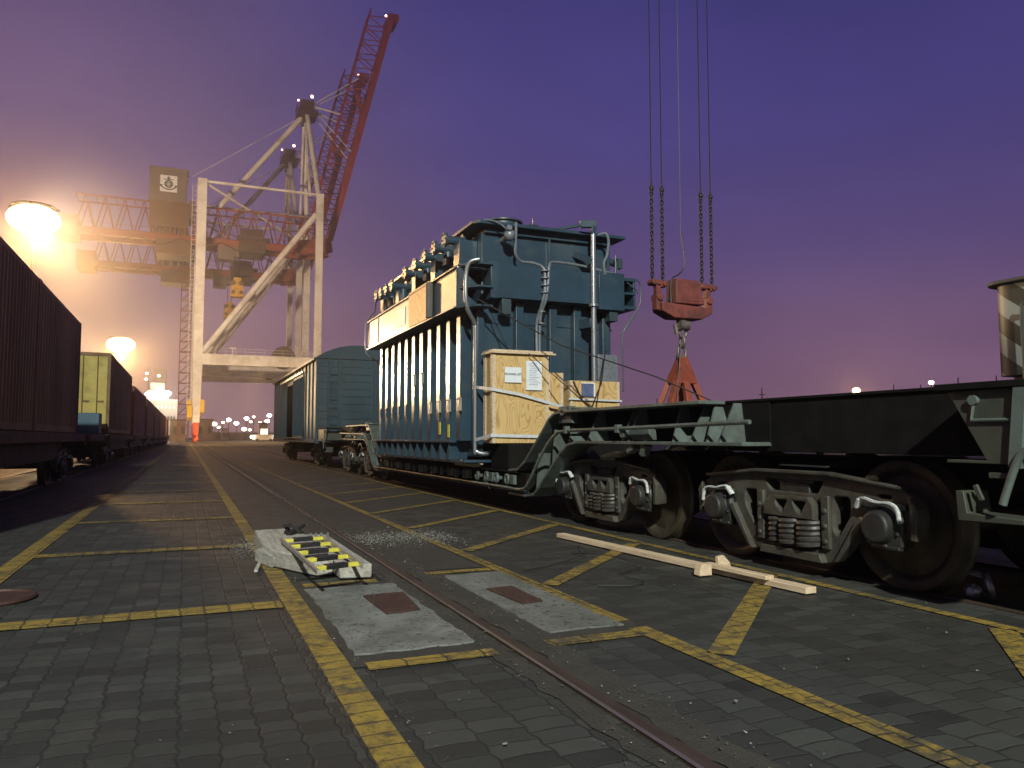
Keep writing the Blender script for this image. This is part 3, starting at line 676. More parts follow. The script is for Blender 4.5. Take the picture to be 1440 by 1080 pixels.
# raised load bearers, timber packing
u = MB(); u.box(TC-1.25, 10.70, 0.634, TC+1.25, 11.42, 1.02)
for y_ in (12.3, 13.9, 15.5, 17.1): u.box(TC-1.2, y_, 0.634, TC+1.2, y_+0.5, 0.78)
u.build('load_bearer', M['wagon_shade_black'], wg, bevel=0.01)
b = MB(); b.box(4.36, 11.9, 0.634, 4.52, 12.9, 0.70); tag(b.build('timber_packing', M['timber_new'], bevel=0.005), 'short pale timber laid flat on the low deck edge below the transformer', 'timber')

# ================================================================ TRANSFORMER
tr = thing('transformer', (5.65, 14.9, 0.78), 'huge slate-blue power transformer with ribbed side and overhanging lid, standing on the low wagon deck', 'transformer')
X0, X1, Y0, Y1 = 4.42, 6.86, 11.74, 18.15
b = MB(); b.box(X0, Y0, 0.80, X1, Y1, 4.50); b.box(X0-0.02, Y0-0.02, 3.0, X1+0.02, Y1, 3.02); b.build('tank', M['slate'], tr, bevel=0.01)
b = MB(); b.pz([(4.30, 11.50), (7.04, 11.50), (7.04, 18.3), (4.20, 18.3), (4.20, 11.62)], 4.60, 4.655); b.box(4.46, 11.66, 4.50, 6.84, 18.1, 4.60)
b.build('lid', M['slate'], tr, bevel=0.006)
b = MB(); b.cyl((4.95, 12.1, 4.655), (4.95, 12.1, 4.80), 0.30, 32); b.cyl((4.95, 12.1, 4.80), (4.95, 12.1, 4.83), 0.34, 32); b.build('hatch_cover', M['slate_dark'], tr, bevel=0.005)
b = MB()
for y_ in (13.2, 14.4, 15.6, 16.8, 17.8): b.cyl((4.7, y_, 4.655), (4.7, y_, 4.72), 0.22, 20); b.cyl((4.7, y_, 4.72), (4.7, y_, 4.74), 0.27, 20)
b.build('bushing_cover', M['slate_dark'], tr)
# waist girder
b = MB()
b.box(4.60, 11.40, 3.38, 6.42, 11.74, 3.92)
b.box(4.44, 11.36, 3.36, 4.60, 11.74, 3.96); b.box(6.42, 11.36, 3.30, 6.92, 11.74, 3.95)
b.box(6.92, 11.50, 3.36, 7.24, 18.0, 3.42); b.box(6.92, 11.50, 3.62, 7.24, 18.0, 3.66); b.box(6.92, 11.50, 3.86, 7.24, 18.0, 3.92); b.box(7.20, 11.52, 3.42, 7.24, 18.0, 3.86)
b.build('front_girder', M['slate'], tr, bevel=0.006)
b = MB(); b.box(3.94, 11.62, 3.22, 4.0, 18.12, 3.84); b.box(4.0, 11.62, 3.20, 4.42, 18.12, 3.24); b.box(4.0, 11.62, 3.84, 4.42, 18.12, 3.88)
b.box(3.90, 11.62, 3.84, 4.0, 18.12, 3.865); b.box(3.90, 11.62, 3.195, 4.0, 18.12, 3.22)
b.build('side_girder', M['slate'], tr, bevel=0.004)
b = MB()            # open box end of the side girder with shelves
for z in (3.22, 3.53, 3.90): b.pz([(3.96, 11.62), (4.22, 11.32), (4.46, 11.32), (4.46, 11.62)], z-0.015, z+0.015)
for z0, z1 in ((3.24, 3.52), (3.55, 3.88)): b.add([(3.97, 11.60, z0), (4.20, 11.36, z0), (3.97, 11.60, z1), (4.0, 11.62, z0), (4.22, 11.38, z0), (4.0, 11.62, z1)], [(0, 1, 2), (3, 5, 4), (0, 3, 4, 1), (1, 4, 5, 2), (2, 5, 3, 0)])
b.build('girder_end_shelf', M['slate'], tr)
# ply board and dark bowed sheet on the side girder, nameplate
b = MB(); b.box(3.900, 13.05, 3.23, 3.935, 14.35, 3.90); b.build('ply_guard', M['plywood'], tr)
b = MB(); pts = [(3.905-0.09*math.sin(math.pi*i/8), 12.80+0.24*i/8) for i in range(9)]; b.pz(pts+[(3.905, 13.04), (3.905, 12.80)][::1], 3.22, 3.84); b.build('bowed_sheet', M['slate_dark'], tr)
b = MB(); b.box(3.928, 14.75, 3.36, 3.938, 15.35, 3.72); b.build('nameplate', M['paper'], tr)
b = MB(); b.box(3.925, 17.05, 3.24, 3.938, 17.15, 3.82); b.build('girder_joint', M['slate_dark'], tr)
# ribs on the side, each with its drain valve
for k in range(11):
    y_ = 12.02 + 0.555*k
    b = MB(); b.box(4.15, y_, 1.06, 4.42, y_+0.20, 3.19); r_ = b.build('side_rib', M['slate'], tr, bevel=0.01)
    v = MB(); yy = y_-0.06; zz = 1.66 if k not in (4, 5) else 2.25
    v.bar((4.13, yy, zz-0.10), (4.13, yy, zz+0.10), 0.05, 0.035, up=(0, 1, 0)); v.cyl((4.12, yy-0.04, zz+0.10), (4.12, yy+0.09, zz+0.10), 0.022, 8); v.cyl((4.12, yy-.05, zz-0.09), (4.12, yy+.04, zz-0.09), 0.018, 8)
    v.build('drain_valve', M['slate'] if k > 5 else M['aluminium'], tr)
b = MB(); b.box(4.30, 11.60, 1.0, 4.42, 11.90, 3.19); b.build('corner_rib', M['slate'], tr, bevel=0.008)
b = MB(); b.box(4.06, 12.25, 1.03, 4.42, 18.05, 1.065); 
for k in range(12):
    y_ = 12.35+0.49*k; b.px([(y_, 1.04), (y_+0.02, 1.04), (y_+0.25, 0.74), (y_+0.05, 0.74)], 4.08, 4.42)
b.box(4.12, 11.6, 0.70, 4.42, 18.1, 0.735); b.box(4.05, 11.5, 0.72, 6.9, 11.75, 0.76)
b.build('base_skirt', M['slate'], tr, bevel=0.004)
for y_, z_ in ((13.05, 1.25), (12.55, 1.2)):
    b = MB(); b.box(4.136, y_, z_-0.08, 4.149, y_+0.09, z_+0.14); b.build('yellow_tag', M['grip_yellow'], tr)
# front ribs
for x_ in (4.98, 5.60, 6.06, 6.62):
    b = MB(); b.box(x_, 11.60, 0.85, x_+0.14, 11.745, 3.36); b.build('front_rib', M['slate'], tr, bevel=0.008)
for x_ in (4.66, 6.66):
    b = MB(); b.box(x_, 11.42, 3.12, x_+0.16, 11.62, 3.37); b.build('girder_bracket', M['slate_dark'], tr, bevel=.006)
b = MB(); b.box(5.62, 11.66, 3.93, 5.65, 11.745, 4.50); b.bar((4.80, 11.70, 3.90), (6.9, 11.70, 3.96), 0.05, 0.05); b.build('upper_rib', M['slate'], tr, bevel=.003)
# upper columns on the side and lifting trunnions with pipes
for y_ in (11.95, 13.3, 14.6, 15.9, 17.3):
    b = MB(); b.box(4.10, y_, 3.885, 4.42, y_+0.28, 4.42); b.build('upper_column', M['slate'], tr, bevel=.008)
for k, (y_, z_) in enumerate(((12.25, 4.46), (12.85, 4.46), (13.45, 4.44), (14.1, 4.42), (14.8, 4.40), (15.9, 4.34), (16.4, 4.35), (16.9, 4.36), (17.35, 4.36))):
    b = MB(); b.cyl((4.42, y_, z_), (3.97, y_-.0, z_+0.0), 0.075, 16); b.cyl((3.97, y_, z_), (3.925, y_, z_), 0.125, 20); b.cyl((4.28, y_, z_), (4.24, y_, z_), 0.13, 16)
    b.cyl((4.2, y_, z_-0.06), (4.2, y_, z_-0.30), 0.09, 14)
    for j in range(6):
        a = j*math.pi/3; b.cyl((3.93, y_+.1*math.cos(a), z_+.1*math.sin(a)), (3.905, y_+.1*math.cos(a), z_+.1*math.sin(a)), .016, 6)
    b.build('pipe_flange', M['slate'], tr)
# conduits and cables
b = MB()
b.tube(arc([(4.96, 11.55, 4.68), (4.93, 11.48, 4.60), (4.92, 11.48, 4.30), (4.93, 11.50, 4.14), (5.05, 11.55, 4.04), (5.25, 11.50, 4.02), (5.38, 11.38, 3.92), (5.40, 11.36, 3.70), (5.38, 11.36, 3.45), (5.36, 11.45, 3.25), (5.33, 11.54, 3.0), (5.33, 11.54, 2.4)], 6), 0.024, 8)
b.tube(arc([(6.90, 11.42, 3.93), (6.6, 11.44, 3.97), (6.2, 11.50, 4.05), (5.62, 11.46, 4.06), (5.48, 11.36, 3.96), (5.45, 11.34, 3.70), (5.42, 11.36, 3.4), (5.38, 11.50, 3.1), (5.38, 11.54, 2.4)], 6), 0.024, 8)
for z in (3.5, 3.62, 3.74, 3.86, 3.2, 3.0): b.cyl((5.40, 11.36 if z > 3.4 else 11.5, z), (5.40, 11.36 if z > 3.4 else 11.5, z+.02), .07, 10)
b.build('conduit', M['cable_grey'], tr)
b = MB()
b.tube(arc([(4.22, 11.30, 3.95), (4.08, 11.36, 3.90), (4.03, 11.40, 3.70), (4.03, 11.40, 3.28), (4.10, 11.44, 3.10), (4.22, 11.52, 2.95), (4.24, 11.54, 2.75), (4.24, 11.54, 1.05), (4.26, 11.52, 0.90), (4.40, 11.48, 0.86), (4.55, 11.5, 0.9)], 6), 0.035, 10)
b.build('corner_conduit', M['galv'], tr)
b = MB()
b.tube(arc([(4.02, 17.9, 4.1), (3.95, 18.1, 3.95), (3.90, 18.2, 3.8), (3.90, 18.2, 3.2), (4.0, 18.2, 3.05), (4.2, 18.2, 2.9), (4.3, 18.2, 2.6), (4.3, 18.2, 1.0)], 5), 0.02, 6)
b.tube([(3.97, 11.7, 3.90), (3.97, 18.0, 3.90)], 0.016, 6)
b.tube([(4.0, 17.6, 4.3), (4.02, 17.9, 3.9)], 0.015, 6)
b.build('side_cable', M['cable_grey'], tr)
b = MB(); b.cyl((6.30, 11.34, 4.58), (6.30, 11.34, 2.02), 0.045, 16); b.cyl((6.30, 11.34, 3.33), (6.30, 11.34, 3.37), 0.085, 16); b.cyl((6.30, 11.34, 2.02), (6.30, 11.34, 1.2), 0.045, 16)
b.build('vent_pipe', M['galv'], tr)
b = MB(); b.bar((5.60, 11.9, 4.68), (6.12, 11.42, 4.74), 0.05, 0.05); b.bar((6.08, 11.4, 4.745), (6.36, 11.33, 4.755), 0.09, 0.12); b.box(6.26, 11.3, 4.56, 6.34, 11.38, 4.72)
b.build('pipe_arm', M['slate'], tr, bevel=.006)
for p_, q_, w_ in (((6.30, 11.34, 3.05), (6.20, 11.72, 3.05), .16), ((6.30, 11.34, 4.1), (6.16, 11.72, 4.3), .11)):
    b = MB(); b.bar(p_, q_, w_, w_); b.build('pipe_bracket', M['slate'], tr, bevel=.006)
b = MB(); b.tube(arc([(6.45, 11.44, 4.60), (6.55, 11.36, 4.62), (6.60, 11.34, 4.50), (6.58, 11.36, 4.25), (6.52, 11.36, 4.1), (6.54, 11.36, 3.9)], 6), 0.025, 8); b.build('pipe_hose', M['cable_grey'], tr)
b = MB(); b.cyl((4.78, 11.72, 4.40), (4.78, 11.40, 4.42), 0.05, 12); b.blob((4.78, 11.40, 4.42), 0.10, 10, 8); b.cyl((4.74, 11.36, 4.5), (4.74, 11.3, 4.52), .05, 10); b.tube(arc([(4.75, 11.4, 4.5), (4.6, 11.45, 4.62), (4.4, 11.5, 4.66), (4.35, 11.55, 4.6)], 5), .015, 6)
b.build('valve', M['cable_grey'], tr)
b = MB(); b.blob((5.36, 11.75, 4.69), 0.10, 8, 6, (1.4, 1, .6)); b.cyl((5.36, 11.75, 4.70), (5.36, 11.75, 4.86), 0.012, 6); b.bar((5.2, 11.75, 4.67), (5.52, 11.75, 4.67), .03, .02); b.build('relief_valve', M['bright_steel'], tr)
b = MB(); b.cyl((6.86, 11.9, 4.30), (7.10, 11.9, 4.24), 0.06, 10); b.box(7.08, 11.84, 4.16, 7.18, 11.96, 4.34); b.tube([(6.96, 11.7, 4.25), (6.93, 11.6, 3.98), (7.24, 11.5, 3.72), (7.28, 11.5, 3.65)], .012, 6); b.tube([(6.95, 11.7, 4.35), (6.92, 11.65, 3.95)], .018, 6)
b.tube(arc([(7.24, 11.48, 3.9), (7.32, 11.48, 3.8), (7.32, 11.48, 3.55), (7.26, 11.48, 3.38), (7.0, 11.5, 3.0), (6.96, 11.5, 2.8), (6.96, 11.5, 1.9)], 5), .012, 6); b.tube([(7.25, 11.48, 3.3), (6.93, 11.5, 2.9)], .01, 6)
b.build('gauge_arm', M['slate_dark'], tr)
b = MB(); b.box(6.50, 11.56, 2.0, 6.90, 11.62, 2.55); b.build('control_cabinet', M['cable_grey'], tr, bevel=.008)

# crates
def crate(x0, y0, z0, x1, y1, z1, label, lid=0.05, lidover=0.03, rim=0.09):
    t = thing('plywood_crate', ((x0+x1)/2, (y0+y1)/2, z0), label, 'crate', 'plywood crates on the wagon')
    b = MB(); b.box(x0+.012, y0+.012, z0, x1-.012, y1-.012, z1); b.build('panel', M['plywood'], t, bevel=.004)
    def bt(*a):
        b = MB(); b.box(*a); b.build('batten', M['timber_new'], t, bevel=.003)
    for x in (x0, x1-rim*.6): bt(x, y0, z0, x+rim*.6, y0+.02, z1); bt(x, y1-.02, z0, x+rim*.6, y1, z1)
    for y in (y0+.021, y1-.10): bt(x0, y, z0+.001, x0+.018, y+.08, z1-.001); bt(x1-.018, y, z0+.001, x1, y+.08, z1-.001)
    if lid: 
        b = MB(); b.box(x0-lidover, y0-lidover-.02, z1, x1+lidover*3.5, y1+lidover, z1+lid*.45); b.box(x0-lidover+.02, y0-lidover, z1+lid*.45+.002, x1+lidover*2, y1+lidover, z1+lid); b.build('lid', M['timber_new'], t, bevel=.003)
    return t
c1 = crate(4.32, 10.98, 1.03, 5.28, 11.38, 2.42, 'tall plywood crate with a packing list sheet, leftmost and largest of the crates', 0.06)
b = MB(); b.box(4.52, 10.965, 1.97, 4.80, 10.975, 2.21); pl = b.build('packing_sign', M['paper'], c1)
MZ = Matrix(((1, 0, 0, 0), (0, 0, -1, 0), (0, 1, 0, 0), (0, 0, 0, 1)))   # text facing -Y
text('packing_lettering', 'PACKING LIST', 0.045, M['ink'], pl, Matrix.Translation((4.655, 10.962, 2.10)) @ MZ, 0.001, bold=0.0008)
b = MB(); b.box(4.88, 10.962, 1.86, 5.15, 10.972, 2.32); dl = b.build('document_sheet', M['paper'], c1)
b = MB()
for i in range(13):
    w_ = random.uniform(.10, .19); z = 2.28-.028*i; x = 4.92+random.uniform(0, .03); b.box(x, 10.9595, z, x+w_, 10.9615, z+.005)
b.build('printed_line', M['label_blue'], dl)
c2 = crate(5.31, 11.10, 1.03, 5.60, 11.45, 2.16, 'narrow plywood crate wedged between the tall crate and the low labelled one', 0)
c3 = crate(5.70, 11.05, 1.03, 6.62, 11.45, 2.04, 'low plywood crate with a dark blue printed label, rightmost of the crates', 0.0)
b = MB(); b.box(5.90, 11.035, 1.78, 6.14, 11.045, 2.00); lb = b.build('label_sheet', M['label_blue'], c3)
b = MB(); b.box(5.895, 11.031, 1.995, 6.145, 11.034, 2.012); b.box(6.12, 11.031, 1.78, 6.145, 11.034, 1.994); b.build('label_border', M['paper'], lb)
# straps
def wire(name, pts, r, m, label, cat, group=None, flat=None):
    b = MB(); P_ = pts
    if flat:
        for i in range(len(P_)-1): b.bar(P_[i], P_[i+1], flat[0], flat[1], up=flat[2])
    else: b.tube(P_, r, 6)
    o = b.build(name, M[m]); return tag(o, label, cat, group)
wire('lashing_strap', [(4.24, 11.5, 1.92), (4.295, 10.95, 1.86), (4.75, 10.945, 1.79), (5.29, 10.95, 1.66), (5.66, 11.0, 1.57)], 0.01, 'strap_white', 'white strap pulled across the crates just below the packing list sheet', 'strap', flat=(.012, .045, (0, 0, 1)))
wire('lashing_strap', [(4.24, 11.5, 1.08), (4.29, 10.96, 1.15), (5.29, 10.955, 1.13)], 0.01, 'strap_white', 'white double strap across the foot of the tall crate', 'strap', flat=(.012, .05, (0, 0, 1)))
wire('lashing_strap', [(5.66, 11.02, 1.74), (5.71, 11.02, 1.74), (6.64, 11.02, 1.72)], 0.01, 'strap_white', 'white strap across the low labelled crate', 'strap', flat=(.012, .03, (0, 0, 1)))
wire('lashing_rod', [(4.20, 11.30, 3.30), (5.2, 10.4, 2.52), (6.1, 9.2, 1.98), (6.9, 8.6, 1.52)], 0.011, 'chain_black', 'long dark lashing rod slanting from the transformer girder down past the right wagon edge', 'lashing rod')
wire('lashing_rod', [(4.9, 10.9, 2.43), (5.35, 10.5, 1.9), (4.86, 8.85, 1.5)], 0.009, 'plate_rust', 'thin rusty lashing rod crossing the corner of the tall crate', 'lashing rod')
wire('lashing_rod', [(6.5, 11.3, 2.6), (5.9, 10.4, 1.95), (4.90, 8.9, 1.5)], 0.011, 'plate_rust', 'rusty lashing rod rising rightwards from the wagon neck to the transformer front', 'lashing rod')
wire('lashing_rod', [(4.46, 11.5, 3.2), (4.75, 11.35, 2.5)], 0.009, 'chain_black', 'short dark rod slanting above the tall crate lid', 'lashing rod')
wire('lashing_rod', [(4.86, 8.8, 1.48), (4.98, 9.3, 1.62), (5.0, 9.6, 1.9)], 0.016, 'plate_rust', 'thick rusty chain stub standing at the wagon neck bracket', 'lashing rod')

# ================================================================ BOXCAR
bc = thing('boxcar', (TC, 35.1, 0), 'blue covered railway wagon with arched roof and open side door behind the transformer wagon', 'railway wagon')
BX0, BX1, BY0, BY1 = TC-1.50, TC+1.50, 28.0, 42.2
b = MB(); b.box(BX0+.05, BY0+.05, 1.05, BX0+.07, 33.4, 3.95); b.box(BX0+.05, 37.0, 1.05, BX0+.07, BY1-.05, 3.95); b.box(BX0+.05, 33.4, 3.45, BX0+.07, 37.0, 3.95)
b.box(BX1-.07, BY0+.05, 1.05, BX1-.05, BY1-.05, 3.95); b.box(BX0+.07, BY0+.05, 1.05, BX1-.07, BY0+.08, 3.95); b.box(BX0+.07, BY1-.08, 1.05, BX1-.07, BY1-.05, 3.95); b.box(BX0+.05, BY0+.05, 1.02, BX1-.05, BY1-.05, 1.05)
b.build('body', M['car_blue'], bc)
b = MB()   # posts, corrugation beads
for y_ in [BY0+.02] + [28.9, 29.8, 30.7, 31.8, 32.7, 33.5, 37.1, 37.8, 38.5, 39.3, 40.2, 41.2] + [BY1-.14]: b.box(BX0, y_, 1.0, BX0+.055, y_+.11, 3.95)
for x_ in (BX0, BX0+.42, BX0+.80, BX1-.91, BX1-.53, BX1-.11): b.box(x_, BY0-.03, 1.0, x_+.10, BY0+.052, 3.95)
b.box(BX0-.02, BY0-.03, 0.92, BX0+.055, BY1, 1.06); b.box(BX0, BY0-.05, .9, BX1, BY0+.05, 1.05)
b.build('post', M['car_blue'], bc, bevel=.01)
b = MB()
for z in [1.25+.27*i for i in range(10)]:
    b.cyl((BX0+.98, BY0+.05, z), (BX1-1.0, BY0+.05, z), .024, 8); b.cyl((BX0+.12, BY0+.05, z), (BX0+.38, BY0+.05, z), .022, 8); b.cyl((BX0+.55, BY0+.05, z), (BX0+.78, BY0+.05, z), .022, 8); b.cyl((BX1-.48, BY0+.05, z), (BX1-.14, BY0+.05, z), .022, 8)
b.build('end_bead', M['car_blue'], bc)
b = MB(); n = 10
prof = [(BX0-.06 + (BX1-BX0+.12)*i/n, 3.96+0.52*math.sin(math.pi*i/n)**0.8) for i in range(n+1)]
b.py(prof, BY0-.02, BY1+.02); b.box(BX0-.09, BY0-.03, 3.90, BX0-.03, BY1+.03, 3.985)
b.build('roof', M['car_blue'], bc)
b = MB(); b.box(BX0-.05, 31.0, 1.12, BX0-.01, 33.9, 3.6)
for i in range(7): b.cyl((BX0-.07, 31.15+.42*i, 1.2), (BX0-.07, 31.15+.42*i, 3.5), .03, 8)
b.build('sliding_door', M['car_blue'], bc)
b = MB(); b.bar((BX0-.07, 30.8, 3.68), (BX0-.07, 38.5, 3.68), .06, .08); b.bar((BX0-.05, 30.8, 1.10), (BX0-.05, 37.2, 1.10), .06, .05); b.build('door_track', M['wagon_green'], bc)
b = MB(); b.bar((BX0+.45, BY0-.07, 1.1), (BX0+.45, BY0-.07, 3.6), .03, .03); b.bar((BX0+.79, BY0-.07, 1.1), (BX0+.79, BY0-.07, 3.6), .03, .03)
for z in [1.3+.3*i for i in range(8)]: b.cyl((BX0+.44, BY0-.07, z), (BX0+.80, BY0-.07, z), .012, 6)
b.build('end_ladder', M['car_blue'], bc)
b = MB(); b.box(BX0+.6, 31, .62, BX1-.6, 39, 1.02); b.box(TC-.15, BY0-.9, .9, TC+.15, BY0, 1.15); b.box(BX0+.3, 33, .55, BX0+.8, 34.6, .95); b.box(BX0+.2, 36, .6, BX0+.5, 36.6, 1.0); b.build('underframe', M['wagon_shade_black'], bc)
put_bogie(bc, TC, 30.3); put_bogie(bc, TC, 39.9)

# ================================================================ LEFT CONTAINER TRAIN
def container(y0, y1, z0, h, m, label, corr=0.28, endm=None):
    xr = -2.60; xl = xr-2.44
    t = thing('shipping_container', ((xl+xr)/2, (y0+y1)/2, z0), label, 'container', 'containers on the train at left')
    b = MB(); z1 = z0+h
    fr = 0.10
    for x in (xl, xr-fr):
        for y in (y0, y1-fr): b.box(x, y, z0, x+fr, y+fr, z1)
        b.box(x, y0+fr, z0, x+fr*.8, y1-fr, z0+.14); b.box(x, y0+fr, z1-.10, x+fr*.8, y1-fr, z1)
    for y in (y0, y1-fr): b.box(xl+fr, y, z0, xr-fr, y+fr*.8, z0+.14); b.box(xl+fr, y, z1-.12, xr-fr, y+fr*.8, z1)
    b.build('frame', M[m], t, bevel=.006)
    b = MB(); n = int((y1-y0-2*fr)/corr); c = (y1-y0-2*fr)/n; line = []
    for i in range(n):
        y = y0+fr+c*i; line += [(y, 0), (y+c*.25, 0), (y+c*.38, .022), (y+c*.85, .022), (y+c*.98, 0)]
    for xs, s in ((xr-.012, -1), (xl+.012, 1)):
        vs = [(xs+s*d, y, z) for z in (z0+.14, z1-.10) for y, d in line]; k = len(line)
        b.add(vs, [(i, i+1, i+1+k, i+k) for i in range(k-1)])
    b.box(xl+fr*.5, y0+fr*.5, z1-.045, xr-fr*.5, y1-fr*.5, z1-.025)
    b.build('side_wall', M[m], t)
    if 1:
        em = M[endm or m]
        for k in range(2):
            g = MB(); xa = xl+fr+k*(2.44-2*fr)/2; xb = xa+(2.44-2*fr)/2-.01
            g.box(xa, y0+.03, z0+.14, xb, y0+.06, z1-.12); d = g.build('door', em, t)
            g = MB()
            for j in (.3, .72): 
                x = xa+(xb-xa)*j; g.cyl((x, y0+.005, z0+.1), (x, y0+.005, z1-.08), .018, 8); g.box(x-.02, y0, z0+1.1, x+.22, y0+.03, z0+1.16)
            g.build('lock_bar', M['box_olive'] if endm else em, d)
        g = MB(); g.box(xl+fr, y1-.06, z0+.14, xr-fr, y1-.03, z1-.12); g.build('end_wall', em, t)
    return t
FZ = 1.24
container(7.45, 16.66, FZ, 2.86, 'box_brown', 'dark brown corrugated container filling the left edge of the photo, nearest on the train', .25)
container(16.72, 22.75, FZ, 2.86, 'box_brown', 'dark brown container next in front of the yellow-ended one, smoother and farther than its neighbour', .30)
container(31.4, 43.3, FZ+.05, 2.90, 'box_olive', 'container with pale yellow doors facing us and dull olive side', .28, 'box_yellow')
specs = [('box_rust', 2.62, 'rust red container right behind the yellow-ended one, lower than it'), ('box_tan', 2.62, 'tan container third along the far part of the train'),
         ('box_brown', 2.62, 'brown container midway along the dwindling far row'), ('box_tan', 2.62, 'tan container far down the row, before the last pair'),
         ('box_rust', 2.62, 'last but one container of the row, dull red'), ('box_tan', 2.62, 'last container of the row, small and tan beside the crane foot')]
yy = 45.6
for m_, h_, l_ in specs: container(yy, yy+12.19, FZ, h_, m_, l_, .5); yy += 14.6
def flatcar(y0, y1, label):
    t = thing('flat_wagon', (LC, (y0+y1)/2, 0), label, 'railway wagon', 'flat wagons of the container train')
    b = MB(); xr = -2.50; xl = 2*LC-xr
    b.box(xr-.07, y0, 1.02, xr, y1, 1.22); b.box(xl, y0, 1.02, xl+.07, y1, 1.22); b.box(xl+.07, y0+.2, 1.05, xr-.07, y1-.2, 1.17)
    ym = (y0+y1)/2; L_ = (y1-y0)/2
    b.px([(y0+2.6, 1.02), (y1-2.6, 1.02), (y1-3.6, .62), (y0+3.6, .62)], LC-1.1, LC-1.06); b.px([(y0+2.6, 1.02), (y1-2.6, 1.02), (y1-3.6, .62), (y0+3.6, .62)], LC+1.06, LC+1.10)
    b.build('underframe', M['flat_rust'], t, bevel=.008)
    b = MB()
    for y in (y0, y1-.12): b.box(xl, y, .92, xr, y+.12, 1.23)
    b.cyl((LC, y0-.45, .99), (LC, y0, .99), .12, 10); b.cyl((LC, y1+.45, .99), (LC, y1, .99), .12, 10); b.build('end_sill', M['flat_rust'], t, bevel=.01)
    put_bogie(t, LC, y0+1.95); put_bogie(t, LC, y1-1.95); return t
flatcar(7.0, 23.6, 'rusty flat wagon under the two nearest dark brown containers')
flatcar(30.6, 44.2, 'rusty flat wagon under the container with pale yellow doors')
yy = 45.2
for k in range(6): flatcar(yy, yy+13.6, ['flat wagon under the rust red container', 'flat wagon under the tan container third along', 'flat wagon under the brown container midway along the row', 'flat wagon under the tan container before the last pair', 'flat wagon under the dull red last but one container', 'flat wagon under the last container beside the crane foot'][k]); yy += 14.6
b = MB(); b.box(-4.9, 29.6, 1.25, -2.75, 30.5, 1.95); tag(b.build('blue_box', M['box_blue'], bevel=.02), 'low blue steel box below the pale yellow container doors', 'box')
b = MB(); b.box(-4.9, 25.6, 1.0, -2.6, 30.2, 1.22); tag(b.build('bare_wagon_deck', M['flat_rust'], bevel=.02), 'empty rusty wagon deck between the brown and the yellow-ended containers', 'wagon deck')

# ================================================================ STS CRANES
def truss(b, p0, p1, up, h, wdir, w, bays, rc, rd, box=0.9):
    """box truss: two heavy bottom chords from p0 to p1, two light top chords at +up*h"""
    p0 = Vector(p0); p1 = Vector(p1); up = Vector(up).normalized(); wd = Vector(wdir).normalized()
    for s in (-1, 1):
        o = wd*s*w/2
        b.bar(p0+o, p1+o, box, box*1.3, up=up)
        b.tube([p0+o+up*h, p1+o+up*h], rc, 6)
        for i in range(bays):
            a = p0+(p1-p0)*(i/bays); c = p0+(p1-p0)*((i+1)/bays); m = (a+c)/2
            b.tube([a+o, m+o+up*h], rd, 5); b.tube([m+o+up*h, c+o], rd, 5)
    for i in range(bays+1):
        a = p0+(p1-p0)*(i/bays); b.tube([a-wd*w/2+up*h, a+wd*w/2+up*h], rd, 5)
        b.tube([a-wd*w/2, a+wd*w/2], rd*1.3, 5)
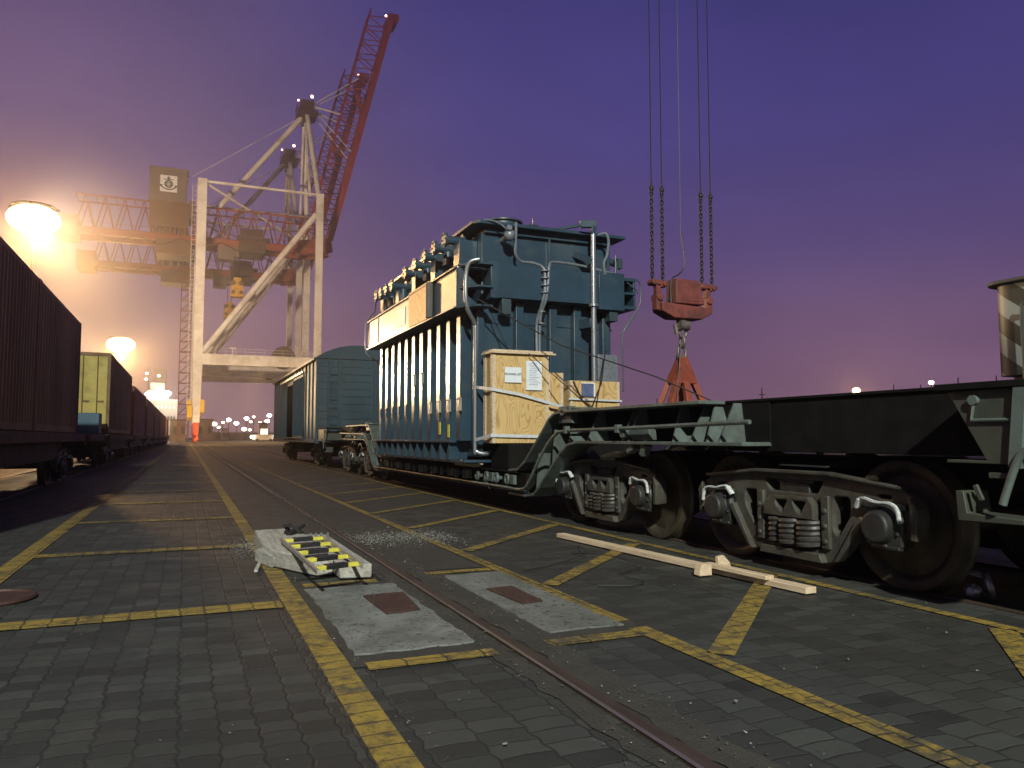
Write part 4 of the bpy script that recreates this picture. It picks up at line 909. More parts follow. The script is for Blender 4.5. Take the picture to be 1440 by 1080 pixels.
def make_crane(loc, label):
    x, y, z = loc
    t = thing('gantry_crane', loc, label, 'harbour crane', 'ship-to-shore gantry cranes')
    def P(a, b_, c): return (x+a, y+b_, z+c)
    XR = 23.4
    for dy in (0, 18):
        for dx, ht in ((0, 53.4), (XR, 53.2)):
            w = 1.8 if dx == 0 else 1.45
            b = MB(); b.bar(P(dx, dy, 19), P(dx, dy, ht), w, w*.9, up=(0, 1, 0)); b.bar(P(dx, dy, 4), P(dx, dy, 19), w*.72, w*.7, up=(0, 1, 0), w2=w*1.15, h2=w)
            if dx: pass
            b.build('leg', M['crane_cream'], t, bevel=.05)
        b = MB(); b.box(x+.8, y+dy-.9, z+15.6, x+XR-.8, y+dy+.9, z+17.8); b.build('portal_beam', M['crane_cream'], t, bevel=.04)
        b = MB(); b.cyl(P(.9, dy, 18.2), P(XR-.8, dy, 48.6), .62, 14)
        b.build('diagonal_brace', M['crane_cream'], t)
        b = MB(); b.bar(P(.5, dy, 53.0), P(XR-.5, dy, 53.0), .4, .45); b.build('top_beam', M['crane_cream'], t)
    for dx in (0, XR):
        b = MB(); b.box(x+dx-.8, y+.9, z+15.8, x+dx+.8, y+17.1, z+17.6); b.build('side_beam', M['crane_cream'], t)
    b = MB(); b.cyl(P(.2, 0, 52.9), P(XR, 18, 46), .25, 8); b.build('tie_pipe', M['crane_cream'], t)
    for dx in (0, XR):
        for dy in (0, 18):
            b = MB(); b.box(x+dx-.5, y+dy-2.6, z+2.0, x+dx+.5, y+dy+2.6, z+4.0); b.bar(P(dx, dy-2.6, 2), P(dx, dy-1.2, .9), .8, 1.0); b.bar(P(dx, dy+2.6, 2), P(dx, dy+1.2, .9), .8, 1.0)
            for k in (-2.6, -1.4, 1.4, 2.6): b.cyl(P(dx-.25, dy+k, .55), P(dx+.25, dy+k, .55), .5, 14)
            b.bar(P(dx-.5, dy-2.7, 3.9), P(dx+.45, dy-2.7, .6), .3, .3); b.build('wheel_truck', M['signal_red'], t)
    b = MB(); b.box(x-1.7, y-1.1, z+5.0, x-.72, y+1.3, z+7.4); b.box(x+.72, y-1, z+6.0, x+1.5, y+1, z+8.6); b.box(x-1.9, y-1, z+7.6, x-1.0, y+1, z+8.6); b.build('cabinet', M['cabinet_yellow'], t, bevel=.04)
    # girder
    b = MB(); truss(b, P(-23.2, 9, 42.2), P(26.2, 9, 42.2), (0, 0, 1), 7.2, (0, 1, 0), 5.5, 14, .20, .13, 1.1)
    b.build('main_girder', M['crane_orange'], t)
    for yy in (6.2, 11.8):
        b = MB(); b.bar(P(20, yy, 42.6), P(27, yy, 43.8), 1.4, 3.0); b.build('hinge_block', M['crane_orange'], t)
    # raised boom
    b = MB(); d = Vector((12.6, 0, 51.3)).normalized(); upb = Vector((-d.z, 0, d.x))
    truss(b, P(26.8, 9, 45.2), P(40.2, 9, 99.6), upb, 5.0, (0, 1, 0), 4.6, 15, .20, .13, .95)
    b.bar(P(32.4, 9, 83), P(34.2, 9, 75), .8, 2.0, up=(0, 1, 0)); b.box(x+39.4, y+6, z+99, x+41.8, y+12, z+100.4)
    b.build('boom', M['crane_red'], t)
    # A-frame mast with head
    b = MB()
    for dy in (0, 18):
        b.cyl(P(XR-.3, dy, 53), P(21.4, 9+(dy-9)*.16, 73.5), .55, 12)
        b.cyl(P(XR-1.9, dy+(1.2 if dy == 0 else -1.2), 53), P(21.0, 9+(dy-9)*.1, 72.5), .3, 10)
    b.bar(P(XR-1, 3.2, 60), P(XR-1, 14.8, 60), .4, .4); b.build('mast', M['crane_cream'], t)
    b = MB(); b.box(x+19.3, y+6.6, z+73.2, x+23.6, y+11.4, z+74.4); b.box(x+20.1, y+7, z+74.4, x+22.8, y+11, z+76.6); b.box(x+20.5, y+7.4, z+71.5, x+22.4, y+10.6, z+73.2)
    b.cyl(P(22.6, 9, 76.6), P(22.6, 9, 78.2), .1, 6); b.box(x+19.2, y+6.4, z+75.2, x+19.4, y+11.6, z+75.4); b.build('mast_head', M['crane_dark'], t)
    b = MB(); b.blob(P(22.6, 9, 78.4), .34); b.blob(P(19.3, 6.6, 76.0), .2); b.blob(P(39.4, 9, 101.2), .25); b.build('warning_lamp', M['lamp_red'], t)
    b = MB(); b.cyl(P(20.6, 9.5, 73.6), P(3.0, 9.5, 50.0), .6, 12); b.cyl(P(20.6, 9.5, 73.6), P(-10, 9, 50.5), .08, 6); b.build('backstay', M['crane_cream'], t)
    b = MB()
    for s in (-1, 1):
        b.cyl(P(22.5, 9+s, 76), P(32.6, 9+2.3*s, 83.5), .12, 6); b.cyl(P(22.8, 9+s*1.2, 75.6), P(28.6, 9+2.3*s, 74.4), .18, 6); b.cyl(P(22.5, 9+s*1.2, 75.2), P(31.2, 9+2.3*s, 66), .10, 6)
    b.build('forestay', M['crane_cream'], t)
    # machinery house, with emblem
    b = MB(); b.box(x-10.0, y+5.2, z+49.6, x-2.9, y+13, z+56.3); b.box(x-10.2, y+5.0, z+56.3, x-2.7, y+13.2, z+56.6); mh = b.build('machinery_house', M['house_grey'], t, bevel=.05)
    b = MB(); b.box(x-9.8, y+5.3, z+44.2, x-2.5, y+13, z+49.6); b.box(x-8.4, y+5.6, z+38.8, x-1.6, y+12.4, z+42.0); b.box(x-2.4, y+6, z+46.5, x-1.4, y+12, z+50.4)
    for k in range(8): b.box(x-9.6+k*.9, y+5.4, z+42.6, x-9.3+k*.9, y+5.7, z+44.3)
    b.build('hoist_unit', M['house_brown'], t)
    b = MB(); cx, cz = x-6.4, z+53.2; b.box(cx-1.6, y+5.08, cz-1.7, cx+1.6, y+5.18, cz+1.7); em = b.build('emblem_board', M['paper'], mh)
    b = MB(); yy = y+5.0
    b.torus((cx, yy, cz-.1), (0, 1, 0), .68, .14, 24, 6); b.bar((cx, yy, cz+1.35), (cx, yy, cz+.6), .16, .16); b.bar((cx-.9, yy, cz+.85), (cx+.9, yy, cz+.85), .12, .14); b.torus((cx, yy, cz+1.2), (0, 1, 0), .22, .07, 14, 6)
    for zz in (cz+.2, cz-.1, cz-.4): b.bar((cx-.38, yy, zz), (cx+.4, yy, zz), .12, .12)
    b.bar((cx-.36, yy, cz+.2), (cx-.36, yy, cz-.4), .12, .12); b.bar((cx+.38, yy, cz+.2), (cx+.38, yy, cz-.4), .12, .12)
    b.tube(arc([(cx-1.4, yy, cz-.5), (cx-1.0, yy, cz-.95), (cx, yy, cz-1.25), (cx+1.0, yy, cz-.95), (cx+1.4, yy, cz-.5)], 5), .12, 6); b.blob((cx-1.38, yy, cz-.5), .24, 6, 5); b.blob((cx+1.38, yy, cz-.5), .24, 6, 5)
    b.build('anchor_emblem', M['ink'], em)
    # trolley, cabin
    b = MB(); b.box(x+7.5, y+5.4, z+40.4, x+13, y+12.6, z+43.2); b.pz([(x+8, y+5.6), (x+12.4, y+5.6), (x+12.4, y+12), (x+8, y+12)], z+43.2, z+45.6); b.cyl(P(7.2, 6.5, 43.6), P(14.0, 6.5, 43.6), .5, 8); b.build('trolley', M['crane_dark'], t, bevel=.1)
    b = MB(); b.box(x+3.4, y+5.8, z+38.6, x+6.6, y+9, z+42.0); b.box(x+6.6, y+6, z+39.4, x+7.6, y+8.8, z+42); b.build('operator_cab', M['house_grey'], t, bevel=.1)
    # counter end + walkway handrail
    b = MB(); b.box(x-26.5, y+5.5, z+40.8, x-22.6, y+12.5, z+45.0); b.bar(P(-23, 4.6, 43.6), P(25, 4.6, 43.6), .07, .07); b.bar(P(-23, 4.6, 42.6), P(25, 4.6, 42.6), .2, .08); b.build('walkway', M['crane_orange'], t)
    b = MB()
    for dy in (0, 18):
        for k in range(2): b.bar(P(-.4+k*.8-1.4, dy-1.2, 8), P(-.4+k*.8-1.4, dy-1.2, 52), .08, .08)
        for k in range(44): b.bar(P(-1.8, dy-1.2, 8.5+k), P(-1.0, dy-1.2, 8.5+k), .06, .06)
    for zz in (18.4, 19.0): b.bar(P(1, -.8, zz), P(XR-1, -.8, zz), .06, .06)
    for k in range(12): b.bar(P(1.5+k*1.85, -.8, 17.8), P(1.5+k*1.85, -.8, 19.0), .06, .06)
    b.build('access_ladder', M['crane_cream'], t)
    b = MB()
    for k in range(9): b.cyl(P(10.2, 8.2+k*.2, 43), P(-9+k*2.2, 8.2+k*.2, 49.5), .04, 5)
    for k in range(4): b.tube(arc([P(-20+k*8, 5, 42), P(-16+k*8, 5, 40.3), P(-12+k*8, 5, 42)], 5), .09, 5)
    b.build('festoon_cable', M['crane_dark'], t)
    b = MB(); b.cyl(P(16.5, -.5, 17.6), P(16.5, .5, 17.6), 2.4, 28); b.build('cable_reel', M['crane_dark'], t)
    b = MB()
    for k in (6.5, 17.5): b.bar(P(k, 0, 17.8), P(k, 0, 19.2), .2, .2); b.bar(P(k-.6, 0, 19.2), P(k+.6, 0, 19.2), .2, .2)
    b.build('beam_lamp_bracket', M['crane_cream'], t)
    return t
cr1 = make_crane((RX, 165, 0), 'nearer tall gantry crane with cream legs, its red lattice boom raised highest')
wlp = lamp('portal_floodlight', (13, 158, 14.5), 45000, (1.0, 0.60, 0.20), 0.6, 'SPOT', 100, (13.2, 162, 0)); wlp.parent = cr1; wlp.location = (11.3, -7, 14.5)
cr2 = copy_tree(cr1); cr2.location = (RX, 197, 0)
tag(cr2, 'farther gantry crane standing directly behind the first, its raised boom lower in the picture')
# lattice stair tower of the far crane
st = thing('stair_tower', (-0.85, 199, 0), 'slim brown lattice stair tower rising just left of the crane leg', 'stair tower')
b = MB()
for dx in (-1.15, 1.15):
    for dy in (-1.1, 1.1): b.bar((-0.85+dx, 199+dy, 0), (-0.85+dx, 199+dy, 43), .22, .22)
for k in range(17):
    z = 1.5+2.5*k
    for dy in (-1.1, 1.1): b.bar((-2.0, 199+dy, z), (.3, 199+dy, z), .16, .2); b.bar((-2.0, 199+dy, z), (.3, 199+dy, z+2.3), .09, .12)
    b.bar((-2.0, 197.9, z), (-2.0, 200.1, z), .14, .2)
b.build('lattice', M['crane_orange'], st)
# spreader hook blocks hanging under both trolleys
def hookblock(loc, label):
    x, y, z = loc; t = thing('spreader_block', loc, label, 'crane hook', 'yellow spreader blocks under the cranes')
    b = MB(); b.py([(x-.7, z+4.2), (x+.7, z+4.2), (x+1.3, z+1.8), (x+1.45, z), (x-1.45, z), (x-1.3, z+1.8)], y-1, y+1); b.build('block', M['spreader_yellow'], t, bevel=.12)
    b = MB()
    for dx in (-.8, .8):
        b.cyl((x+dx, y-1.1, z+3), (x+dx, y+1.1, z+3), .55, 14); b.cyl((x+dx, y-1.2, z+1), (x+dx, y+1.2, z+1), .4, 12)
    b.build('sheave', M['house_brown'], t)
    b = MB()
    for dx in (-.5, .5):
        for dy in (-.6, .6): b.cyl((x+dx, y+dy, z+4), (x+dx, y+dy, 40.5), .05, 5)
    b.build('rope', M['crane_dark'], t)
    return t
hb = hookblock((9.2, 174, 31.2), 'yellow spreader block hanging from the nearer crane trolley, upper of the two'); hb2 = copy_tree(hb); hb2.location = (9.2, 206, 31.2); tag(hb2, 'yellow spreader block hanging from the farther crane, lower and smaller of the two')

# ================================================================ BIG HOOK BLOCK ABOVE THE WAGON
HX, HY = 8.58, 12.0
hk = thing('hook_block', (HX, HY, 3.3), 'dark red crane block hanging on four chains against the purple sky', 'crane block')
b = MB(); b.py([(HX-.56, 3.62), (HX+.56, 3.56), (HX+.56, 3.46), (HX+.33, 3.34), (HX-.30, 3.34), (HX-.56, 3.46)], HY-.17, HY+.17); b.build('crossbeam', M['hook_red'], hk, bevel=.015)
b = MB(); b.py([(HX-.28, 3.61), (HX+.36, 3.61), (HX+.25, 4.06), (HX-.27, 4.08)], HY-.20, HY+.14); b.build('housing', M['hook_red'], hk, bevel=.02)
b = MB(); b.box(HX-.07, HY-.215, 3.66, HX+.24, HY-.20, 4.0); b.build('housing_cover', M['hook_red'], hk, bevel=.01)
for s in (-1, 1):
    b = MB(); xx = HX+s*.56
    b.box(xx-.07, HY-.08, 3.48, xx+.07, HY+.08, 3.78); b.box(xx-.05, HY-.06, 3.78, xx+.05, HY+.06, 3.98); b.bar((xx-s*.02-.12, HY, 4.0), (xx-s*.02+.14, HY, 3.97), .12, .12); b.cyl((xx, HY-.12, 3.72), (xx, HY+.12, 3.72), .07, 12)
    b.cyl((xx-.11, HY-.1, 4.0), (xx-.11, HY+.1, 4.0), .055, 10); b.cyl((xx+.13, HY-.1, 3.98), (xx+.13, HY+.1, 3.98), .055, 10); b.build('link_arm', M['hook_red'], hk, bevel=.012)
    for d in (-.105, .125):
        b = MB(); cx = xx+d; z = 4.07; k = 0
        while z < 5.72:
            b.torus((cx, HY, z), (0, 1, 0) if k % 2 else (1, 0, 0), .030, .0125, 14, 6, sy=1.75, along=(0, 0, 1)); z += .077; k += 1
        b.build('chain', M['chain_black'], hk)
        b = MB(); b.cyl((cx, HY, 5.70), (cx, HY, 5.95), .035, 10, .012); b.blob((cx, HY, 5.78), .05, 8, 6, (1, 1, 1.2)); b.cyl((cx, HY, 5.9), (cx, HY, 45), .011, 6); b.build('rope', M['chain_black'], hk)
b = MB(); b.tube([(HX-.11, HY-.05, 45), (HX-.05, HY-.05, 5.0)], .007, 6); b.tube(arc([(HX-.05, HY-.05, 5.0), (HX+.02, HY-.05, 4.6), (HX+.02, HY-.05, 4.35), (HX-.12, HY-.05, 4.18), (HX-.28, HY-.1, 4.10), (HX-.33, HY-.1, 3.95), (HX-.33, HY-.1, 3.7)], 6), .013, 6); b.cyl((HX-.33, HY-.1, 3.62), (HX-.33, HY-.1, 3.74), .03, 8)
b.build('control_cable', M['black_rubber'], hk)
b = MB()
b.cyl((HX-.03, HY, 3.36), (HX-.03, HY, 3.20), .10, 16); b.cyl((HX-.12, HY-.06, 3.22), (HX+.08, HY-.06, 3.22), .09, 14); b.cyl((HX-.14, HY+.04, 3.25), (HX-.1, HY+.04, 3.05), .05, 10); b.cyl((HX+.06, HY, 3.3), (HX+.12, HY, 3.14), .06, 10)
b.torus((HX-.0, HY, 3.10), (0, 1, 0), .075, .032, 18, 8, sy=1.3, along=(0, 0, 1)); b.torus((HX-.02, HY, 2.92), (1, 0, 0), .07, .03, 18, 8, sy=1.5, along=(0, 0, 1)); b.torus((HX-.03, HY, 2.72), (0, 1, 0), .085, .03, 18, 8, sy=1.5, along=(0, 0, 1)); b.cyl((HX-.15, HY, 2.63), (HX+.09, HY, 2.63), .035, 10)
b.build('shackle', M['forged'], hk)
lf = thing('lifting_frame', (HX-.02, HY, 1.2), 'orange-red tripod lifting frame hanging below the block, its feet hidden by the wagon', 'lifting frame')
A = Vector((HX-.03, HY, 2.62)); b = MB(); fx = HX-.03
b.add([(fx-.08, HY-.08, 2.62), (fx+.09, HY-.06, 2.62), (fx+.09, HY+.08, 2.62), (fx-.08, HY+.08, 2.62), (fx-.26, HY-.20, 2.12), (fx+.28, HY-.12, 2.12), (fx+.28, HY+.22, 2.12), (fx-.26, HY+.22, 2.12)],
      [(0, 1, 2, 3), (4, 7, 6, 5), (0, 4, 5, 1), (1, 5, 6, 2), (2, 6, 7, 3), (3, 7, 4, 0)])
b.build('head', M['frame_orange'], lf, bevel=.012)
for (x0, y0, x1, y1) in ((fx-.20, HY-.12, fx-.62, HY-.25), (fx+.22, HY-.05, fx+.62, HY-.15), (fx-.02, HY-.13, fx-.02, HY-.36), (fx+.1, HY+.15, fx+.15, HY+.5), (fx-.2, HY+.16, fx-.5, HY+.4)):
    b = MB(); b.bar((x0, y0, 2.15), (x1, y1, 1.2), .13, .10); b.build('leg', M['frame_orange'], lf, bevel=.008)
b = MB(); b.tube([(fx-.09, HY-.1, 2.95), (fx-.28, HY-.25, 2.0), (fx-.34, HY-.28, 1.5)], .008, 5); b.build('tag_rope', M['black_rubber'], lf)

# ================================================================ STRIPED LOCOMOTIVE AT RIGHT EDGE
lo = thing('locomotive', (12.4, 0.5, 0), 'dark locomotive with white diagonal stripes on its rounded end, at the right photo edge', 'locomotive')
pl_ = roundpoly([(11.15, -8), (13.9, -8), (13.9, 7.7), (11.15, 7.7)], 0.32, 6)
b = MB(); b.pz(pl_, 2.02, 3.36); b.build('hood', M['striped_paint'], lo)
pl2 = roundpoly([(11.05, -8.1), (14.0, -8.1), (14.0, 7.8), (11.05, 7.8)], 0.36, 6)
b = MB(); b.pz(pl2, 3.36, 3.42); b.pz(roundpoly([(11.4, -7.8), (13.6, -7.8), (13.6, 7.3), (11.4, 7.3)], .5, 4), 3.42, 3.56); b.build('roof', M['loco_grey'], lo, bevel=.02)
b = MB(); b.pz(roundpoly([(11.2, -8), (13.85, -8), (13.85, 7.65), (11.2, 7.65)], 0.6, 5), 1.55, 2.0); b.box(10.95, -8.2, 1.3, 14.05, 7.9, 1.55); b.box(11.5, -7, .6, 13.5, 6.5, 1.3); b.build('underframe', M['loco_grey'], lo)
b = MB()
for y_ in (-6, -4.2, 3.2, 5.4):
    for x_ in (11.68, 13.19): b.lathe((x_, y_, .5), (1, 0, 0), [(0, .1), (0, .5), (.12, .5), (.12, .1)], 28)
b.build('wheel', M['cast_dark'], lo)
b = MB(); b.tube(arc([(10.98, 7.1, 1.5), (10.98, 7.1, 2.2), (10.98, 7.1, 2.95), (10.99, 7.0, 3.0), (10.99, 6.0, 3.0), (10.99, 5.9, 2.95), (10.99, 5.9, 1.5)], 4), .03, 8); b.torus((11.5, 6.9, 3.66), (1, 0, 0), .09, .025, 12, 6); b.torus((11.6, 6.5, 3.68), (1, .4, 0), .1, .025, 12, 6); b.build('handrail', M['loco_grey'], lo)
lo.location.x -= 0.14

# ================================================================ THINGS ON THE GROUND
tb = thing('timber_beam', (1.0, 7.4, 0), 'weathered whitish timber block lying beside the rail under the ladder, split at its end', 'timber')
b = MB(); b.pz([(0.66, 7.6), (0.70, 6.95), (0.98, 6.35), (1.12, 6.35), (1.12, 8.55), (0.68, 8.50)], 0.014, 0.155); b.build('wide_timber', M['timber_grey'], tb, bevel=.012)
b = MB(); b.pz([(1.135, 6.15), (1.38, 6.10), (1.36, 8.1), (1.125, 8.2)], 0.014, 0.125); b.build('long_timber', M['timber_grey'], tb, bevel=.012)
b = MB(); b.pz([(0.60, 7.35), (0.70, 6.9), (0.74, 6.95), (0.68, 7.5)], .014, .11); b.bar((.62, 7.1, .03), (.56, 6.75, .02), .03, .02); b.build('splinter', M['timber_grey'], tb)
b = MB(); b.torus((1.02, 8.05, .19), (.6, .3, 1), .10, .018, 14, 6); b.bar((.95, 7.9, .17), (1.12, 8.1, .23), .05, .03); b.bar((.93, 8.0, .17), (1.0, 8.15, .24), .02, .02)
tag(b.build('iron_hook', M['cast_dark']), 'small black iron hook lying on the whitish timber', 'hook')
b = MB()
for x_ in (1.10, 1.15, 1.2, 1.26): b.cyl((x_, 7.46, .12), (x_, 7.46, .22), .012, 6); b.cyl((x_, 7.46, .12), (x_, 7.46, .165), .025, 6)
tag(b.build('bolt_row', M['galv']), 'row of small bolts standing on the timber just behind the ladder', 'bolts')
ld = thing('ladder', (0.98, 6.2, .2), 'short aluminium ladder with black and yellow rungs, resting on the whitish timber', 'ladder')
LZ = .20
def LP(u, v): # u 0..1 left to right, v 0..1 far to near
    a = Vector((0.81, 7.29, LZ)).lerp(Vector((1.18, 7.36, LZ)), u); c = Vector((0.86, 5.46, LZ-.01)).lerp(Vector((1.20, 5.58, LZ-.01)), u); return a.lerp(c, v)
for u in (0, 1):
    b = MB(); b.bar(LP(u, 0), LP(u, 1), .014, .028); b.bar(LP(u, 0)+Vector((0, 0, .015)), LP(u, 1)+Vector((0, 0, .015)), .022, .006); b.build('side_rail', M['aluminium'], ld)
for k in range(5):
    v = .07+.21*k
    b = MB(); b.bar(LP(.02, v), LP(.98, v), .05, .03); r_ = b.build('rung', M['grip_yellow'], ld, bevel=.004)
    b = MB(); b.bar(LP(.24, v)+Vector((0, 0, .004)), LP(.72, v)+Vector((0, 0, .004)), .062, .036); b.build('rung_grip', M['black_rubber'], r_, bevel=.004)
for i, ((x0, y0), (x1, y1)) in enumerate((((1.20, 5.39), (1.44, 4.83)), ((2.06, 5.31), (2.21, 4.76)))):
    b = MB()
    if i == 0: b.pz([(1.16, 5.40), (1.45, 5.42), (1.41, 4.84), (1.18, 4.80)], .0155, .026)
    else: b.pz([(2.04, 5.30), (2.25, 5.32), (2.24, 4.76), (2.08, 4.74)], .0155, .026)
    px_, py_ = ((1.30, 5.12), (2.15, 5.02))[i]
    for dx_, dy_ in ((-.08, .2), (.08, -.2)): b.torus((px_+dx_, py_+dy_, .027), (0, 0, 1), .018, .004, 12, 5)
    tag(b.build('steel_plate', M['plate_rust'], bevel=.003), ['rusty steel cover plate on the concrete slab left of the crane rail', 'rusty steel cover plate on the concrete slab right of the crane rail'][i], 'cover plate', 'steel cover plates')
b = MB(); b.cyl((-1.22, 6.34, .004), (-1.22, 6.34, .016), .27, 32); b.torus((-1.22, 6.34, .014), (0, 0, 1), .27, .018, 32, 6); tag(b.build('manhole_cover', M['plate_rust']), 'round dark manhole cover in the paving at the left edge', 'manhole cover')
pk = Vector((3.87, 7.76, 0)); qk = Vector((4.12, 4.28, 0))
b = MB(); b.bar(pk+Vector((0, 0, .034)), qk+Vector((0, 0, .034)), .105, .045); tag(b.build('plank', M['timber_new'], bevel=.004), 'long pale plank lying on the paving beside the wagon', 'plank')
b = MB(); b.bar((3.985, 5.30, .075), (4.05, 4.62, .072), .085, .032); tag(b.build('short_plank', M['timber_new'], bevel=.004), 'short board lying on top of the long plank near its right end', 'board')
b = MB(); b.py([(3.80, .014), (3.92, .014), (3.92, .10), (3.83, .11), (3.81, .08)], 5.14, 5.22); tag(b.build('wood_wedge', M['timber_new'], bevel=.004), 'squarish wood block leaning on the near side of the long plank', 'wood block')
b = MB(); b.py([(4.13, .014), (4.27, .014), (4.25, .07), (4.19, .13), (4.13, .12)], 5.33, 5.37); tag(b.build('wood_wedge', M['timber_new'], bevel=.003), 'notched wood chock standing just beyond the long plank', 'wood block')
b = MB(); b.tube(arc([(3.4, 6.6, .02), (3.55, 6.2, .05), (3.6, 5.7, .03), (3.4, 5.55, .02), (3.25, 5.45, .02)], 6), .004, 5); b.tube(arc([(2.6, 5.9, .02), (3.0, 6.1, .02), (3.4, 6.3, .06), (3.42, 6.5, .1), (3.5, 6.6, .02)], 6), .004, 5); b.tube(arc([(2.85, 5.1, .02), (3.1, 5.0, .02), (3.25, 5.1, .02), (3.2, 5.3, .02)], 6), .004, 5)
tag(b.build('loose_wire', M['black_rubber']), 'tangle of thin black wire lying on the paving left of the plank', 'wire')
b = MB(); b.torus((5.10, 3.66, .10), (.7, -.7, .2), .085, .022, 18, 6); b.blob((5.02, 3.72, .06), .06, 8, 6); b.tube([(5.08, 3.68, .17), (5.0, 3.8, .2), (4.95, 3.95, .05)], .02, 6); tag(b.build('plastic_bag', M['galv']), 'crumpled shiny plastic ring lying below the wagon end', 'litter')
# gravel and grit
def scatter(name, n, fn, s0, s1, m, label, cat):
    b = MB()
    for _ in range(n):
        x, y = fn(); s = random.uniform(s0, s1)*random.uniform(.5, 1)
        vs = [(x+random.uniform(-s, s), y+random.uniform(-s, s)*1.2, .013+random.uniform(0, s*.9)) for _ in range(5)]
        b.add(vs, [(0, 1, 2), (0, 2, 3), (0, 3, 4), (1, 2, 4), (2, 3, 4), (0, 1, 4)])
    o = b.build(name, M[m], smooth=False); o['label'] = label; o['category'] = cat; o['kind'] = 'stuff'
def gz(cx, cy, sx, sy): return lambda: (random.gauss(cx, sx), random.gauss(cy, sy))
scatter('white_grit', 4200, lambda: (random.uniform(1.72, 2.75) + random.gauss(0, .08), 8.4 + random.gauss(0, .33)), .003, .014, 'stone_light', 'pale grit spilled across the lane right of the rail', 'grit')
scatter('pale_sand', 1500, lambda: (.72+random.gauss(0, .16), 8.35+random.gauss(0, .35)), .005, .014, 'stone_light', 'pale sand spilled at the left end of the timber', 'sand')
scatter('dark_gravel', 1500, lambda: (RX+random.choice((-.14, .17))+random.gauss(0, .05), random.uniform(1.6, 16)), .004, .012, 'stone_dark', 'dark gravel lodged along the crane rail', 'gravel')
scatter('light_gravel', 330, lambda: (random.choice((RX-.14, RX+.2, .82, 1.9, .78))+random.gauss(0, .06), random.uniform(1.6, 7)), .003, .009, 'stone_light', 'light gravel along the rail and slabs', 'gravel')
scatter('debris', 200, lambda: (random.uniform(-1.4, 4.6), 1.5+abs(random.gauss(0, 3.5))), .003, .011, 'stone_light', 'scattered crumbs of debris on the paving', 'debris')

# ================================================================ FAR SHORE
def lamp_post(x, y, h, m='lamp_white', label='', r=.7, name='dock_lamp'):
    t = thing(name, (x, y, 0), label, 'lamp', 'small dock lamps on the horizon')
    b = MB(); b.cyl((x, y, 0), (x, y, h), .15, 6); b.build('pole', M['crane_dark'], t)
    b = MB(); b.blob((x, y, h), r, 8, 6, (1, .7, .75)); b.build('lamp_head', M[m], t)
import itertools
f_ = 1080
a_ = R(22.931)
def at(px, Yd): # world x for a pixel column at distance Y (near the horizon)
    return Yd*math.tan(a_ + math.atan((px-720)/1080.0))
posts = [(302, 599, 330, 1), (314, 597, 300, 0), (322, 594, 320, 1), (333, 598, 300, 1), (347, 592, 260, 1), (353, 596, 300, 0), (357, 590, 340, 0), (344, 605, 250, 1), (352, 606, 255, 0), (379, 588, 290, 1), (376, 595, 280, 1), (293, 599, 310, 1), (366, 597, 330, 0), (308, 603, 290, 0)]
words = ['leftmost small dock lamp right of the crane foot', 'second dock lamp from the left beyond the crane', 'bright dock lamp above the middle of the far yard', 'paired bright dock lamp in the far yard', 'highest dock lamp near the middle of the far yard', 'dim warm dock lamp between the two bright clusters', 'small high dock lamp left of the boxcar', 'low bright dock lamp just above the quay edge', 'low warm dock lamp beside the lowest bright one', 'bright dock lamp close to the boxcar edge, upper one', 'bright dock lamp close to the boxcar edge, lower one', 'dock lamp nearest to the crane foot', 'dim dock lamp left of the small hut', 'low dim dock lamp left of the middle']
for (px, py, Yd, br), wd in zip(posts, words):
    k = Yd/math.cos(0)/1080*1.09
    lamp_post(at(px, Yd), Yd, 1.12+(615-py)*k*1.0, 'lamp_white' if br else 'lamp_small_warm', wd, (.85 if br else .55)*Yd/300)
# right-hand distant lamps above the wagon
def floodpost(px, py, Yd, r, m, label):
    D = Yd; x = at(px, D); dist = math.hypot(x, D)*math.cos(math.atan((px-720)/1080)); z = 1.12 + (615-py)*dist/1080
    t = thing('yard_lamp', (x, D, 0), label, 'lamp', 'lamps beyond the wagon at right')
    b = MB(); b.cyl((x, D, 0), (x, D, z), .15, 8); b.build('pole', M['crane_dark'], t)
    b = MB(); b.blob((x, D, z), r, 10, 8, (1, 1, .75)); b.build('lamp_head', M[m], t)
    if m == 'lamp_sodium': lp = lamp('floodlight_light', (x, D, z-1.2), 9000, SOD, .6); lp.parent = t; lp.location = (0, 0, z-1.2)
floodpost(1205, 549, 90, .62, 'lamp_sodium', 'glowing orange lamp just above the dark wagon top, larger of the right-hand two')
floodpost(1311, 538, 150, .7, 'lamp_white', 'small white lamp above the wagon top, smaller of the right-hand two')
for px, py, Yd, l_ in ((1258, 540, 110, 'thin dark mast left of the small white lamp above the wagon'), (1296, 541, 110, 'thin dark mast just left of the small white lamp'), (1349, 531, 100, 'tall thin dark mast right of the small white lamp'), (1072, 545, 130, 'faint thin mast right of the lifting frame'), (924, 560, 150, 'faint thin mast left of the lifting frame'), (1403, 528, 100, 'thin mast beside the striped locomotive')):
    x = at(px, Yd); dist = math.hypot(x, Yd)*math.cos(math.atan((px-720)/1080)); z = 1.12+(615-py)*dist/1080
    b = MB(); b.cyl((x, Yd, 0), (x, Yd, z), .28, 6, .1); b.bar((x-.8, Yd, z-1.5), (x+.8, Yd, z-1.5), .15, .15)
    tag(b.build('thin_mast', M['crane_dark']), l_, 'mast', 'thin masts on the horizon')
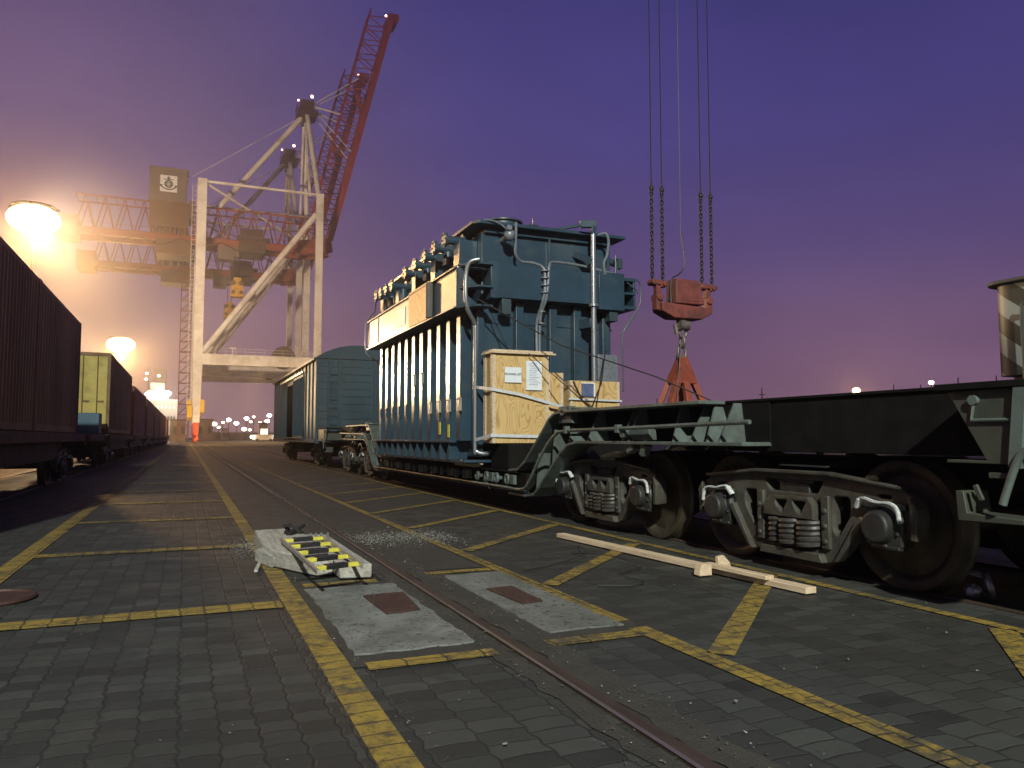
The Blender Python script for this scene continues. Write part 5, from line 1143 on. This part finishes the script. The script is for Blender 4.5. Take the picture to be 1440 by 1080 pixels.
# ship
sh = thing('ship', (-9, 330, 0), 'brightly lit white ship superstructure beyond the end of the container train', 'ship')
b = MB(); sx = -15.2; b.box(sx, 320, 2, sx+11.8, 334, 15.6); b.box(sx+1, 321, 15.6, sx+8.6, 333, 19.0); b.box(sx+2, 322, 19, sx+7, 331, 22); b.build('superstructure', M['ship_white'], sh, bevel=.1)
b = MB(); b.box(sx-30, 322, 0, sx+14, 340, 6.2); b.build('hull', M['crane_dark'], sh)
b = MB(); b.bar((sx+1.2, 326, 19), (sx+1.2, 326, 28), .6, .6); b.box(sx+3, 324, 22, sx+7.5, 328, 27.5); b.bar((sx+11.2, 322, 15), (sx+11.2, 322, 21), .2, .2); b.build('funnel', M['house_grey'], sh)
for k in range(6):
    b = MB(); b.box(sx+5.4+k*1.0, 319.9, 7.6, sx+6.0+k*1.0, 319.98, 9.0); b.build('window', M['ink'], sh)
for k in range(7):
    b = MB(); b.box(sx+2+k*1.4, 319.9, 12.2, sx+2.4+k*1.4, 319.98, 12.8); b.build('window', M['window_lit'], sh)
for (dx, dz, r) in ((1.2, 16.4, .8), (4.8, 17.2, 1.4), (8.4, 16.8, 1.1), (2.5, 15, .7), (5.0, 23.4, .5), (.6, 22, .5), (.8, 24.2, .5), (6.2, 15.4, .8)):
    b = MB(); b.blob((sx+dx, 319.6, dz+1), r, 8, 6, (1, .5, .8)); b.build('deck_lamp', M['deck_light'], sh)
lp = lamp('deck_floodlight', (-6, 306, 17), 12000, (1, .9, .75), 1); lp.parent = sh; lp.location = Vector((-6, 306, 17))-Vector((-9, 330, 0))
# far low structures
def lowbox(x0, x1, Yd, h, m, label, name='warehouse', z0=0, cat='building', d=8):
    t = thing(name, ((x0+x1)/2, Yd, 0), label, cat)
    b = MB(); b.box(x0, Yd, z0, x1, Yd+d, h); b.build('wall', M[m], t)
    b = MB(); b.box(x0-.2, Yd-.2, h, x1+.2, Yd+d+.2, h+.3); b.build('roof', M['crane_dark'], t)
    b = MB(); n = max(2, int((x1-x0)/3))
    for k in range(n): 
        xx = x0+(x1-x0)*(k+.4)/n; b.box(xx, Yd-.06, h*.35, xx+.9, Yd-.01, h*.7)
    b.build('window', M['window_lit'] if name == 'hut' else M['ink'], t); return t
lowbox(at(240, 250), at(262, 250), 250, 6.2, 'house_grey', 'grey low building between the train end and the crane foot')
lowbox(at(276, 260), at(300, 260), 260, 6.6, 'house_grey', 'grey low building just right of the crane foot')
lowbox(at(365, 240), at(376, 240), 240, 5.2, 'hut', 'small lit hut standing left of the boxcar on the far quay', 'hut', cat='hut', d=4)
lowbox(at(300, 300), at(395, 300), 300, 2.6, 'house_brown', 'long low brown wall along the far quay edge', 'quay_wall', cat='wall', d=3)
lowbox(at(312, 280), at(322, 280), 280, 3.8, 'hut', 'small pale shed in the middle of the far yard', 'shed', cat='shed', d=4)
# parked van on the far quay near the boxcar
vn = thing('parked_van', (at(371, 215), 215, 0), 'small pale vehicle parked on the far quay left of the boxcar', 'van')
vx = at(371, 215); b = MB(); b.px([(213, .4), (217.5, .4), (217.5, 1.2), (216.6, 1.9), (213, 1.9)], vx-2.6, vx+2.6); b.build('body', M['ship_white'], vn, bevel=.1)
b = MB()
for dx in (-1.7, 1.7): b.cyl((vx+dx, 212.8, .4), (vx+dx, 213.1, .4), .4, 12)
b.build('wheel', M['black_rubber'], vn)
b = MB(); b.blob((vx-3.0, 212.8, 1.2), .45); b.blob((vx+3, 212.8, 1.3), .35); b.build('headlight', M['lamp_white'], vn)

# ================================================================ HAZE
b = MB(); b.box(-160, -60, -1, 260, 420, 112)
hz = b.build('haze', None, smooth=False); tag(hz, kind='stuff')
hm = bpy.data.materials.new('haze'); hm.use_nodes = True; t_ = hm.node_tree; t_.nodes.clear()
pv = t_.nodes.new('ShaderNodeVolumePrincipled'); pv.inputs['Color'].default_value = (0.9, 0.9, 0.92, 1); pv.inputs['Density'].default_value = 0.0012; pv.inputs['Anisotropy'].default_value = 0.65
ou = t_.nodes.new('ShaderNodeOutputMaterial'); t_.links.new(pv.outputs[0], ou.inputs['Volume']); hz.data.materials.append(hm)

# added scattering spheres that imitate the soft glare around the two visible masts
for (cx, cy, cz, r_, dn) in ((-15.6, 94, 24.2, 14, 0.0035), (-17, 232, 26.5, 22, 0.004)):
    b = MB(); b.blob((cx, cy, cz), r_, 40, 28); mo = b.build('lamp_glare', None); tag(mo, kind='stuff')
    m_ = bpy.data.materials.new('lamp_glare'); m_.use_nodes = True; t_ = m_.node_tree; t_.nodes.clear()
    pv = t_.nodes.new('ShaderNodeVolumePrincipled'); pv.inputs['Color'].default_value = (0.95, 0.92, 0.88, 1); pv.inputs['Density'].default_value = dn; pv.inputs['Anisotropy'].default_value = 0.3
    ou = t_.nodes.new('ShaderNodeOutputMaterial'); t_.links.new(pv.outputs[0], ou.inputs['Volume']); mo.data.materials.append(m_)
